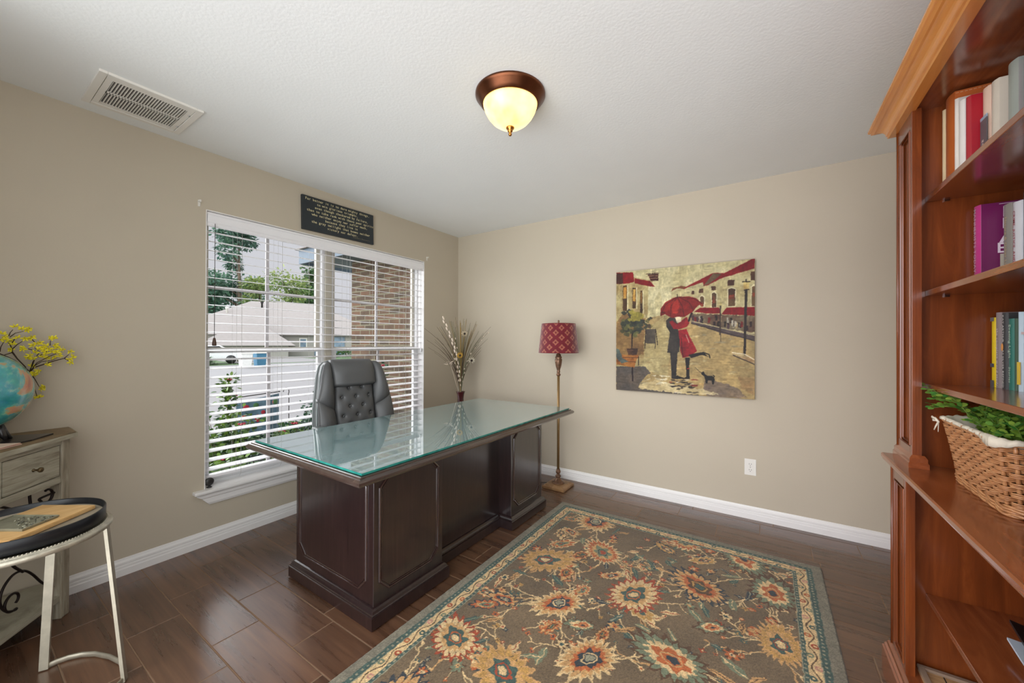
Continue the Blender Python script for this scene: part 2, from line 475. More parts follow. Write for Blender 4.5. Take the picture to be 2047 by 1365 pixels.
def pane_mat():
    m = bpy.data.materials.new('window_glass'); m.use_nodes = True; nt = m.node_tree; nt.nodes.clear()
    o = nt.nodes.new('ShaderNodeOutputMaterial'); mx = nt.nodes.new('ShaderNodeMixShader')
    t = nt.nodes.new('ShaderNodeBsdfTransparent'); g = nt.nodes.new('ShaderNodeBsdfGlossy'); g.inputs['Roughness'].default_value = .02
    t.inputs['Color'].default_value = (.93, .95, .94, 1)
    fr = nt.nodes.new('ShaderNodeFresnel'); fr.inputs['IOR'].default_value = 1.35
    nt.links.new(fr.outputs[0], mx.inputs[0]); nt.links.new(t.outputs[0], mx.inputs[1]); nt.links.new(g.outputs[0], mx.inputs[2])
    nt.links.new(mx.outputs[0], o.inputs[0]); return m
m_pane = pane_mat()
m_muntin = plain('grey_muntin', hx(176, 172, 172), .5)
make_window()
# reveal lining of the opening (drywall return, white jamb)
bm = BM()
box(bm, -.085, .001, WY0-.001, WY0+.004, WZ0+.002, WZ1); box(bm, -.085, .001, WY1-.004, WY1+.001, WZ0+.002, WZ1)
box(bm, -.085, .001, WY0+.004, WY1-.004, WZ1-.004, WZ1+.001)
struct('trim_2', bm, m_trim)

def make_blind():
    t = thing('window_blind', 'wide white horizontal slat blind lowered with open slats across the window', 'blind', (0, 0, 0))
    y0, y1 = WY0+.008, WY1-.008
    bm = BM()
    rings = []
    prof = [(-.022, 1.982), (-.010, 1.982), (-.006, 1.990), (-.008, 2.000), (-.003, 2.010), (-.003, 2.050), (-.008, 2.058), (-.006, 2.066), (-.012, 2.072), (-.022, 2.072)]
    ring_loft(bm, [[(x, yy, z) for x, z in prof] for yy in (y0, y1)]); obj('valance', bm, m_blind, t)
    bm = BM(); box(bm, -.082, -.026, y0, y1, 2.02, 2.070, .003); obj('head_rail', bm, m_blind, t)
    n = 27; zt, zb = 1.955, .452
    tilt = math.radians(7)
    def slat(z, w=.0315, th=.0013, nm='slat'):
        bm = BM(); pr = []
        for k in range(7):
            u = -1+2*k/6; pr.append((u*w, .0022*(1-u*u)+th))
        for k in range(7):
            u = 1-2*k/6; pr.append((u*w, .0022*(1-u*u)-th))
        c, s = math.cos(tilt), math.sin(tilt)
        ring_loft(bm, [[(-.054 + x*c + q*s, yy, -x*s + q*c) for x, q in pr] for yy in (y0, y1)], smooth=False)
        return obj(nm, bm, m_blind, t, loc=(0, 0, z))
    first = None
    for i in range(n):
        z = zt + (zb-zt)*i/(n-1)
        if first is None: first = slat(z)
        else:
            c = first.copy(); COL.objects.link(c); c.location = (0, 0, z)
    bm = BM(); box(bm, -.082, -.026, y0, y1, .398, .416, .005); obj('bottom_rail', bm, m_blind, t)
    for yy in (1.105, 1.36, 1.62, 1.90, 2.2, 2.5, 2.63):
        bm = BM()
        for x in (-.087, -.0205): tube(bm, [(x, yy, 2.03), (x, yy, .41)], .0007, 5)
        if yy in (1.105, 1.36, 1.90, 2.5): tube(bm, [(-.018, yy+.028, 2.03), (-.018, yy+.028, .39), (-.016, yy+.02, .375)], .0011, 5)
        obj('ladder_cord', bm, m_cord, t)
    bm = BM(); tube(bm, [(.003, .975, 2.0), (.004, .974, 1.28)], .0017, 6); pc = obj('pull_cord', bm, m_dcord, t)
    bm = BM(); lathe(bm, [(.002, .05), (.006, .046), (.009, .03), (.0115, .012), (.0115, 0), (.008, -.002)], .004, .974, 1.235, 14)
    obj('tassel', bm, plain('walnut_tassel', hx(70, 46, 34), .4), pc)
    bm = BM(); tube(bm, [(.0, 2.700, 2.0), (.002, 2.703, 1.2)], .0016, 6); pc = obj('pull_cord', bm, m_cord, t)
    bm = BM(); lathe(bm, [(.002, .04), (.006, .036), (.010, .01), (.010, 0), (.007, -.002)], .002, 2.703, 1.165, 14); obj('tassel', bm, m_blind, pc)
make_blind()

# ---------------------------------------------------------------- wall and ceiling fittings
def make_sign():
    t = thing('quote_sign', 'dark blue-black wooden sign with cream typed quote above the window', 'sign', (0.001, 1.509, 2.103))
    w, h = .62, .256
    m_sb = plain('sign_paint', hx(36, 42, 46), .5, var=.15, vs=8); m_tx = plain('cream_lettering', hx(226, 214, 168), .6)
    bm = BM(); box(bm, 0, .02, 0, w, 0, h, .002); o = obj('board', bm, m_sb, t)
    o.rotation_euler = (math.radians(1.0), 0, 0)
    lines = ['Far better it is to dare mighty things,', 'to win glorious triumphs,', 'even though checkered by failure,', 'than to take rank with those poor spirits',
             'who neither enjoy nor suffer much,', 'because they live in', 'the gray twilight that knows neither', 'victory nor defeat.']
    bm = BM()
    cx_ = [.30, .29, .33, .325, .315, .32, .325, .33]
    for i, s in enumerate(lines):
        M = basis((.0207, cx_[i], h-.03-.0275*i), (0, 1, 0), (0, 0, 1))
        text_into(bm, s, .0225, M, mono=True, squeeze=1.02, bold=.008)
    q = obj('lettering', bm, m_tx, t, normals=False); q.rotation_euler = (math.radians(1.0), 0, 0)
    bm = BM(); text_into(bm, '- Theodore Roosevelt', .015, basis((.0207, .49, .018), (0, 1, 0), (0, 0, 1)), mono=True)
    q = obj('attribution', bm, plain('faint_lettering', hx(120, 114, 94), .6), t, normals=False); q.rotation_euler = (math.radians(1.0), 0, 0)
make_sign()

def make_vent():
    t = thing('ceiling_vent', 'white slotted return air grille on the ceiling', 'vent', (.305, .575, H))
    a = .186
    bm = BM()
    for (x0, x1, y0, y1) in ((-a, a, -a, -a+.028), (-a, a, a-.028, a), (-a, -a+.028, -a+.028, a-.028), (a-.028, a, -a+.028, a-.028)):
        box(bm, x0, x1, y0, y1, -.012, 0, .002)
    obj('frame', bm, m_white_pl, t)
    b = a-.03
    bm = BM()
    box(bm, -b, -b+.024, -b, b, -.0095, -.004); box(bm, b-.024, b, -b, b, -.0095, -.004)
    box(bm, -.007, .007, -b+.02, b-.02, -.0095, -.004)
    box(bm, -b+.024, b-.024, -b, -b+.024, -.0095, -.004); box(bm, -b+.024, b-.024, b-.024, b, -.0095, -.004)
    n = 25
    for i in range(n+1):
        y = -b+.024 + (2*b-.048)*i/n
        box(bm, -b+.024, b-.024, y-.0018, y+.0018, -.0095, -.003)
    obj('slotted_door', bm, m_white_pl, t)
    bm = BM(); box(bm, -b, b, -b, b, -.0025, -.0005); obj('backing', bm, m_ventback, t)
    for sx in (-1, 1):
        bm = BM(); lathe(bm, [(.005, 0), (.005, -.003), (.003, -.004)], sx*.09, a-.034, -.0095, 12); obj('latch', bm, m_chrome, t)
make_vent()

def dome_mat():
    m, nt, b = nodes('amber_alabaster_glass'); setp(b, .25, 0, .5)
    n = noise_node(nt, 7, 3, .5); r = ramp(nt, n.outputs['Fac'], [(.25, hx(240, 200, 96)), (.75, hx(255, 236, 170))])
    nt.links.new(r.outputs[0], b.inputs['Base Color'])
    nt.links.new(r.outputs[0], b.inputs['Emission Color']); b.inputs['Emission Strength'].default_value = 1.5
    b.inputs['Transmission Weight'].default_value = .0
    b.inputs['Subsurface Weight'].default_value = 0
    return m
def make_ceiling_light():
    t = thing('ceiling_light', 'lit flush bronze ceiling light with amber glass bowl and finial', 'ceiling light', (1.873, 1.515, H))
    bm = BM(); lathe(bm, [(.02, 0), (.166, 0), (.166, -.008), (.160, -.016), (.156, -.020), (.146, -.036), (.136, -.046), (.131, -.050), (.128, -.046), (.12, -.03), (.02, -.03)], seg=56)
    obj('pan', bm, m_bronze, t)
    bm = BM(); lathe(bm, [(.129, -.047), (.127, -.058), (.120, -.078), (.107, -.101), (.088, -.124), (.062, -.143), (.034, -.154), (.004, -.157)], seg=48)
    obj('glass_bowl', bm, dome_mat(), t)
    bm = BM(); lathe(bm, [(.004, -.155), (.020, -.156), (.019, -.161), (.011, -.166), (.013, -.172), (.009, -.178), (.006, -.181), (.0085, -.187), (.0075, -.193), (.002, -.197)], seg=20)
    obj('finial', bm, m_bronze_l, t)
make_ceiling_light()

def make_outlet():
    t = thing('wall_outlet', 'white double electrical outlet on the back wall below the painting', 'outlet', (2.795, YB, .37))
    bm = BM(); box(bm, -.036, .036, -.006, 0, -.058, .058, .002); obj('cover_plate', bm, m_white_pl, t)
    for s in (-1, 1):
        bm = BM()
        pts = [(.0165*max(-1, min(1, 1.25*math.cos(a))), s*.0205+.0155*math.sin(a)) for a in [2*PI*i/24 for i in range(24)]]
        prism(bm, [(x, y) for x, y in pts], 0, .0018, M=basis((0, -.006, 0), (1, 0, 0), (0, 0, 1)))
        for sx in (-1, 1): box(bm, sx*.0065-.0011, sx*.0065+.0011, -.0086, -.0079, s*.0205-.002, s*.0205+.007, mi=1)
        box(bm, -.002, .002, -.0086, -.0079, s*.0205-.011, s*.0205-.007, mi=1)
        obj('socket', bm, [m_white_pl, m_slot], t)
    bm = BM(); lathe(bm, [(.003, 0), (.003, .001), (.001, .0015)], seg=10)
    o = obj('screw', bm, m_chrome, t, loc=(0, -.006, 0)); o.rotation_euler = (PI/2, 0, 0)
make_outlet()
def curtain_bracket(y, z, label):
    bm = BM(); box(bm, 0, .003, -.006, .006, -.02, .02, .001); box(bm, 0, .022, -.005, .005, .004, .010, .001); box(bm, .019, .023, -.005, .005, .004, .018, .001)
    o = obj('curtain_bracket', bm, m_white_pl, loc=(0, y, z)); tag(o, label, 'bracket', 'curtain brackets beside the window top')
curtain_bracket(.893, 2.106, 'small white curtain bracket on the wall left of the window top')
curtain_bracket(2.78, 2.115, 'small white curtain bracket on the wall right of the window top')

def make_knob():
    t = thing('sill_ornament', 'dark round disc ornament on a small foot at the left end of the window sill', 'ornament', (-.012, .958, WZ0+.0025))
    mk = plain('dark_pewter', hx(44, 42, 40), .35, var=.15)
    bm = BM(); lathe(bm, [(.012, 0), (.015, .002), (.012, .006), (.006, .009), (.005, .014)], seg=18); obj('foot', bm, mk, t)
    bm = BM(); ball(bm, (0, 0, .036), .025, 20, 14, s=(.45, 1, 1)); obj('disc', bm, mk, t)
make_knob()

# ---------------------------------------------------------------- desk
def glass_top_mat(edge=False):
    m, nt, b = nodes('desk_glass_edge' if edge else 'desk_glass')
    if edge:
        setp(b, .08, 0, .6); n = noise_node(nt, 20); r = ramp(nt, n.outputs['Fac'], [(.3, hx(24, 104, 96)), (.7, hx(52, 140, 128))]); nt.links.new(r.outputs[0], b.inputs['Base Color'])
        return m
    # clear dusty glass over wood; pale teal base also stands in for window reflection
    out = nt.nodes['Material Output']
    setp(b, .018, 0, .8, coat=1., coat_rough=.01); b.inputs['Coat IOR'].default_value = 2.5
    n = noise_node(nt, 3.2, 5, .65, stretch=(1.6, .7, 1)); n.inputs['Distortion'].default_value = 2.
    r = ramp(nt, n.outputs['Fac'], [(.3, hx(138, 168, 170)), (.62, hx(156, 184, 186)), (.75, hx(190, 206, 206))]); nt.links.new(r.outputs[0], b.inputs['Base Color'])
    b.inputs['Alpha'].default_value = .92
    return m
def octa(w0, w1, z0, z1, c):
    return [(w0+c, z0), (w1-c, z0), (w1, z0+c), (w1, z1-c), (w1-c, z1), (w0+c, z1), (w0, z1-c), (w0, z0+c)]
def make_desk():
    cx, cy = 1.16, 1.83
    t = thing('executive_desk', 'dark walnut executive desk with a glass covered top', 'desk', (cx, cy, 0), rz=math.radians(-.45))
    X = lambda x: x-cx
    Y = lambda y: y-cy
    fx = 1.452                # front faces
    xb = .790
    yn, yf = 1.082, 2.578     # ends of the carcass
    p1, p2 = 1.510, 2.165
    zt = .705
    def pedestal(y0, y1, side):
        bm = BM(); box(bm, X(xb), X(fx), Y(y0), Y(y1), .06, zt, .002)
        o = obj('pedestal', bm, m_darkwood, t)
        bm = BM()
        pl = octa(y0+.032, y1-.034, .135, .655, .05)
        tube(bm, [(X(fx)+.001, Y(a), z) for a, z in pl], .0065, 8, closed=True, smooth=False)
        pl = octa(y0+.042, y1-.044, .145, .645, .047)
        tube(bm, [(X(fx)+.0005, Y(a), z) for a, z in pl], .0035, 6, closed=True, smooth=False)
        obj('panel_moulding', bm, m_bead, o)
        bm = BM()
        yy = y0 if side < 0 else y1
        pl = octa(xb+.035, fx-.05, .135, .665, .055)
        tube(bm, [(X(a), Y(yy)+side*.001, z) for a, z in pl], .0065, 8, closed=True, smooth=False)
        pl = octa(xb+.045, fx-.06, .145, .655, .052)
        tube(bm, [(X(a), Y(yy)+side*.0005, z) for a, z in pl], .0035, 6, closed=True, smooth=False)
        obj('panel_moulding', bm, m_bead, o)
        # drawers on the chair side
        for k, (za, zb) in enumerate(((.12, .34), (.355, .50), (.515, .66))):
            bm = BM(); box(bm, X(xb)-.016, X(xb), Y(y0)+.03, Y(y1)-.03, za, zb, .004); d = obj('drawer', bm, m_darkwood, t)
            bm = BM(); tube(bm, [(X(xb)-.017, (Y(y0)+Y(y1))/2-.045, (za+zb)/2), (X(xb)-.038, (Y(y0)+Y(y1))/2-.04, (za+zb)/2), (X(xb)-.038, (Y(y0)+Y(y1))/2+.04, (za+zb)/2), (X(xb)-.017, (Y(y0)+Y(y1))/2+.045, (za+zb)/2)], .004, 8)
            obj('handle', bm, m_bronze_l, d)
        bm = BM()
        rect_loft(bm, X(xb), X(fx), Y(y0), Y(y1), [(.014, 0), (.027, .006), (.027, .060), (.023, .062), (.023, .066), (.019, .069), (.015, .078), (.008, .085), (.001, .088)],
                  sides=(1, 1, 1, 1))
        obj('plinth', bm, m_darkwood, t)
    pedestal(yn, p1, -1); pedestal(p2, yf, 1)
    bm = BM(); box(bm, X(1.33), X(1.352), Y(p1), Y(p2), .06, zt, .001); obj('modesty_panel', bm, m_darkwood, t)
    bm = BM(); rect_loft(bm, X(1.33), X(1.352), Y(p1)+.027, Y(p2)-.027, [(.014, 0), (.027, .006), (.027, .060), (.023, .062), (.023, .066), (.019, .069), (.015, .078), (.008, .085), (.001, .088)], sides=(1, 1, 0, 0))
    obj('plinth', bm, m_darkwood, t)
    bm = BM()
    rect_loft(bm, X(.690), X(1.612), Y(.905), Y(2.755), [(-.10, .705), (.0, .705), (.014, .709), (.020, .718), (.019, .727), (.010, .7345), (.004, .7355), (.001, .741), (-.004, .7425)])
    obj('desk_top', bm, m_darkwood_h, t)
    bm = BM()
    a, b, c, d = X(.703), X(1.604), Y(.916), Y(2.745)
    rect_loft(bm, a, b, c, d, [(-.001, .7436), (0, .7446), (0, .7520), (-.001, .7530)], mi=1)
    for f in bm.faces:
        if f.normal.z == 0 and all(abs(v.co.z-.7530) < 1e-5 for v in f.verts): f.material_index = 0
    obj('glass_top', bm, [glass_top_mat(), glass_top_mat(True)], t)
make_desk()

# ---------------------------------------------------------------- office chair
def make_chair():
    t = thing('office_chair', 'tufted dark grey leather executive chair behind the desk', 'chair', (.60, 1.70, 0), rz=math.radians(-4))
    # faces +x ; origin at the floor under the seat
    def back_half(z):      # half width of the back at height z (local)
        k = [(.46, .20), (.56, .265), (.68, .295), (.80, .285), (.92, .262), (1.02, .245), (1.09, .225), (1.125, .19), (1.135, .12)]
        for (a, p), (b, q) in zip(k[:-1], k[1:]):
            if a <= z <= b: return p+(q-p)*(z-a)/(b-a)
        return k[0][1] if z < .46 else k[-1][1]
    lean = lambda z: -.20-.13*(z-.46)/.68
    # shell: cross sections in z, rounded slab; quilted front through displacement
    def slab(name, mat, z0, z1, x_in, x_out, hw, nz=36, ny=40, quilt=False, parent=t, bulge=.035):
        bm = BM(); rings = []
        for i in range(nz+1):
            z = z0+(z1-z0)*i/nz; w = hw(z); rg = []
            edge = min(1., (1-abs(2*i/nz-1))*7); edge = math.sqrt(max(0, 1-(1-edge)**2)) if edge < 1 else 1
            for j in range(ny):
                u = -1+2*j/(ny-1)
                se = math.sqrt(max(0, 1-abs(u)**5))
                xx = lean(z)+x_in+(x_out-x_in)*(.35+.65*edge)*(.25+.75*se)+bulge*(u*u)*.9
                if quilt and edge > .98:
                    y = u*w; d = 9
                    for (by, bz) in BUT:
                        d = min(d, math.hypot(y-by, z-bz))
                    xx -= .018*math.exp(-(d/.012)**2) + .008*math.exp(-(d/.035)**2)
                rg.append((xx, u*w*(.93+.07*edge), z))
            for j in range(ny):
                u = 1-2*j/(ny-1)
                rg.append((lean(z)+x_in-.012*(1-u*u)+bulge*(u*u)*.55, u*w*(.93+.07*edge), z))
            rings.append(rg)
        ring_loft(bm, rings, smooth=True)
        return obj(name, bm, mat, parent)
    global BUT
    BUT = []
    for r, z in enumerate((.93, .865, .80, .735, .67, .605)):
        BUT += [(y, z) for y in ((-.05, .05) if r % 2 == 0 else (-.105, 0, .105))]
    shell = slab('back_shell', m_leather_side, .46, 1.132, -.03, .015, back_half, bulge=.02)
    qz = slab('backrest', m_leather, .50, 1.00, .0, .075, lambda z: .155, quilt=True, bulge=.0, nz=90, ny=70)
    # buttons
    for (y, z) in BUT:
        bm = BM(); ball(bm, (lean(z)+.060, y, z), .0075, 10, 8, s=(.5, 1, 1)); obj('button', bm, m_leather, qz)
    # headrest pillow
    bm = BM(); rings = []
    for i in range(19):
        z = .940+.190*i/18; e = (min(1, (i+.6)/2.2)**.5 if i < 9 else math.sin(PI*min(1, max(0, (i+.4)/18.8)))**.5); rg = []
        for j in range(24):
            u = -1+2*j/23; rg.append((lean(z)+.03+.088*e*(1-.5*abs(u)**4), u*.165*(.9+.1*e), z))
        for j in range(24):
            u = 1-2*j/23; rg.append((lean(z)+.005, u*.165*(.9+.1*e), z))
        rings.append(rg)
    ring_loft(bm, rings, smooth=True); obj('headrest', bm, m_leather, t)
    # side wings: upper and lower pads either side
    for s in (-1, 1):
        for (za, zb, nm) in ((.80, 1.115, 'upper_wing'), (.50, .825, 'lower_wing')):
            bm = BM(); rings = []
            n = 22
            for i in range(n+1):
                z = za+(zb-za)*i/n; e = math.sin(PI*min(1, max(0, (i+.12)/(n+.24))))**.30; rg = []
                w1 = back_half(z)-.004; w0 = .156
                if nm == 'upper_wing': zsh = lambda u: -.05*(1-u)*0
                for j in range(16):
                    u = j/15; y = w0+(w1-w0)*u
                    dz = (.075*(u)-.03) * (1-i/n if nm == 'upper_wing' else i/n)
                    rg.append((lean(z)+.016+.078*e*math.sin(PI*(.12+.80*u))**.6+.03*u, s*y, z+dz))
                for j in range(16):
                    u = 1-j/15; y = w0+(w1-w0)*u
                    dz = (.075*(u)-.03) * (1-i/n if nm == 'upper_wing' else i/n)
                    rg.append((lean(z)+.0+.02*u, s*y, z+dz))
                rings.append(rg)
            ring_loft(bm, rings, smooth=True); obj(nm, bm, m_leather, t)
        bm = BM()
        tube(bm, [(lean(z)+.052, s*(back_half(z)+.001), z) for z in [.50+.6*i/30 for i in range(31)]], .0035, 6); obj('piping', bm, m_piping, t)
        # armrest
        bm = BM(); pts = [(-.20, s*.295, .58), (-.18, s*.305, .655), (-.10, s*.305, .675), (.02, s*.305, .670), (.10, s*.30, .63), (.11, s*.29, .52), (.05, s*.28, .44)]
        sm = []
        for a, b in zip(pts[:-1], pts[1:]):
            for k in range(5): sm.append(tuple(a[q]+(b[q]-a[q])*k/5 for q in range(3)))
        sm.append(pts[-1]); arm = obj('armrest', (tube(bm, sm, .017, 12), bm)[1], m_chrome, t)
        bm = BM(); box(bm, -.19, .09, s*.305-.03, s*.305+.03, .672, .700, .012, seg=3); obj('arm_pad', bm, m_leather_side, arm)
    bm = BM(); box(bm, -.26, .15, -.265, .265, .42, .535, .045, seg=5); obj('seat', bm, m_leather, t, smooth=True)
    bm = BM(); box(bm, -.20, .04, -.10, .10, .385, .42, .01); lathe(bm, [(.028, .12), (.028, .30), (.02, .30), (.02, .39)], cx=-.08, seg=20); obj('column', bm, m_plastic_b, t)
    bm = BM(); lathe(bm, [(.045, .085), (.05, .10), (.045, .13), (.03, .135)], cx=-.08, seg=20); obj('hub', bm, m_chrome, t)
    for k in range(5):
        a = 2*PI*k/5+.3; c, s = math.cos(a), math.sin(a)
        hx0 = -.08; q1 = .25
        bm = BM(); tube(bm, [(hx0+.03*c, .03*s, .11), (hx0+.14*c, .14*s, .10), (hx0+q1*c, q1*s, .075)], [.024, .02, .014], 10); leg = obj('leg', bm, m_chrome, t)
        bm = BM()
        for q in (-1, 1):
            lv = lathe(bm, [(.004, -.009), (.024, -.009), (.027, -.005), (.027, .005), (.024, .009), (.004, .009)], seg=18)
            xf(lv, basis((hx0+q1*c-s*.013*q, q1*s+c*.013*q, .028), (c, s, 0), (0, 0, 1)))
        tube(bm, [(hx0+q1*c, q1*s, .078), (hx0+q1*c, q1*s, .028)], .006, 8)
        obj('caster', bm, m_plastic_b, leg)
make_chair()

# ---------------------------------------------------------------- floor lamp
def make_lamp():
    cx, cy = 1.372, 3.03
    t = thing('floor_lamp', 'bronze floor lamp with a red patterned drum shade behind the desk', 'floor lamp', (cx, cy, 0))
    mb = wood('lamp_base_wood', hx(108, 76, 48), hx(142, 106, 70), hx(168, 132, 94), .4, stretch=(8, 8, 8), coat=.2)
    md = plain('antiqued_bronze', hx(112, 82, 62), .38, metal=.55, var=.35, vs=40, bm=.3, bs=120, bd=.002)
    mp = plain('brass_pole', hx(150, 120, 78), .35, metal=.6, var=.1)
    bm = BM(); rect_loft(bm, -.085, .085, -.085, .085, [(.012, .0), (.018, .004), (.018, .020), (.012, .026), (.002, .030), (-.004, .036), (-.012, .037)])
    obj('base', bm, mb, t)
    bm = BM(); lathe(bm, [(.05, .036), (.056, .040), (.05, .048), (.036, .054), (.026, .066), (.020, .078), (.014, .082), (.022, .088), (.026, .096), (.020, .104), (.013, .108), (.013, .116), (.019, .122), (.022, .134), (.019, .146), (.012, .150), (.017, .154), (.012, .160)], seg=24)
    obj('base_ornament', bm, md, t)
    bm = BM(); lathe(bm, [(.0115, .155), (.0115, .98)], seg=16); lathe(bm, [(.0125, .5), (.0125, .505)], seg=16); obj('pole', bm, mp, t)
    bm = BM(); lathe(bm, [(.012, .97), (.018, .975), (.020, .985), (.014, .992), (.012, 1.0), (.017, 1.006), (.013, 1.014), (.016, 1.03), (.024, 1.055), (.030, 1.09), (.032, 1.115), (.026, 1.122), (.030, 1.13), (.028, 1.14), (.020, 1.145), (.024, 1.155), (.012, 1.165), (.018, 1.178), (.012, 1.192), (.008, 1.20), (.008, 1.24)], seg=26)
    obj('urn', bm, md, t)
    # shade
    z0, z1, r0, r1 = 1.172, 1.428, .176, .149
    nu, nv = 420, 110
    U, V = np.meshgrid(np.linspace(0, 1, nu), np.linspace(0, 1, nv))
    c = np.zeros((nv, nu, 3)); c[:] = np.array((104, 26, 36))/255.
    nz = vnoise(nv, nu, 10, 3); c *= (.9+.2*nz)[..., None]
    per = .075
    X = U*2*PI*.1625; Y = V*.256
    # diamond lattice of ring motifs, slightly rotated
    a_ = math.radians(12); P_ = (X*math.cos(a_)+Y*math.sin(a_)); Q_ = (-X*math.sin(a_)+Y*math.cos(a_))
    nx = 10; per = 2*PI*.1625/nx; P_ = X; Q_ = Y+X*.0
    col = np.floor(P_/(per/2)); best = np.full(X.shape, 9.)
    for dx in (-1, 0, 1):
        cxi = np.round(P_/per)+dx
        for off in (0, .5):
            cX = (cxi+off)*per
            hy = per*.80
            sh = .0+off*hy*1.0
            cY = np.round((Q_-sh-.01)/hy)*hy+sh+.01
            ux, uy = P_-cX, Q_-cY
            rr = np.hypot(ux, uy); th = np.arctan2(uy, ux)
            rs = .0200*(1+.22*np.cos(4*(th)))
            best = np.where(np.abs(rr-rs*.72) < rs*.30, np.minimum(best, 0), best)
    msk = (best < .5)
    gold = np.array((150, 88, 70))/255.
    c = np.where(msk[..., None], gold[None, None]*(.92+.16*nz)[..., None], c)
    edge = (V < .025) | (V > .975); c[edge] = np.array((104, 30, 34))/255.
    msh = attr_mat('shade_fabric', .75, .2, sheen=.4)
    def pos(U, V):
        r = r0+(r1-r0)*V; return r*np.cos(2*PI*U), r*np.sin(2*PI*U), z0+(z1-z0)*V
    sh = grid_obj('lamp_shade', nu, nv, pos, c, msh, t)
    so = sh.modifiers.new('thick', 'SOLIDIFY'); so.thickness = .0015
    bm = BM()
    for k in range(3):
        a = 2*PI*k/3; tube(bm, [(0, 0, 1.405), (.147*math.cos(a), .147*math.sin(a), 1.415)], .0015, 6)
    tube(bm, [(0, 0, 1.23), (0, 0, 1.44)], .003, 8); obj('harp', bm, mp, t)
    bm = BM(); lathe(bm, [(.004, 1.43), (.009, 1.434), (.006, 1.440), (.009, 1.448), (.007, 1.456), (.002, 1.460)], seg=14); obj('finial', bm, md, t)
    bm = BM(); tube(bm, [(-.08, .02, .012), (-.16, .0, .006), (-.26, -.05, .005), (-.36, -.16, .005)], .003, 6); obj('power_cord', bm, m_plastic_b, t)
make_lamp()

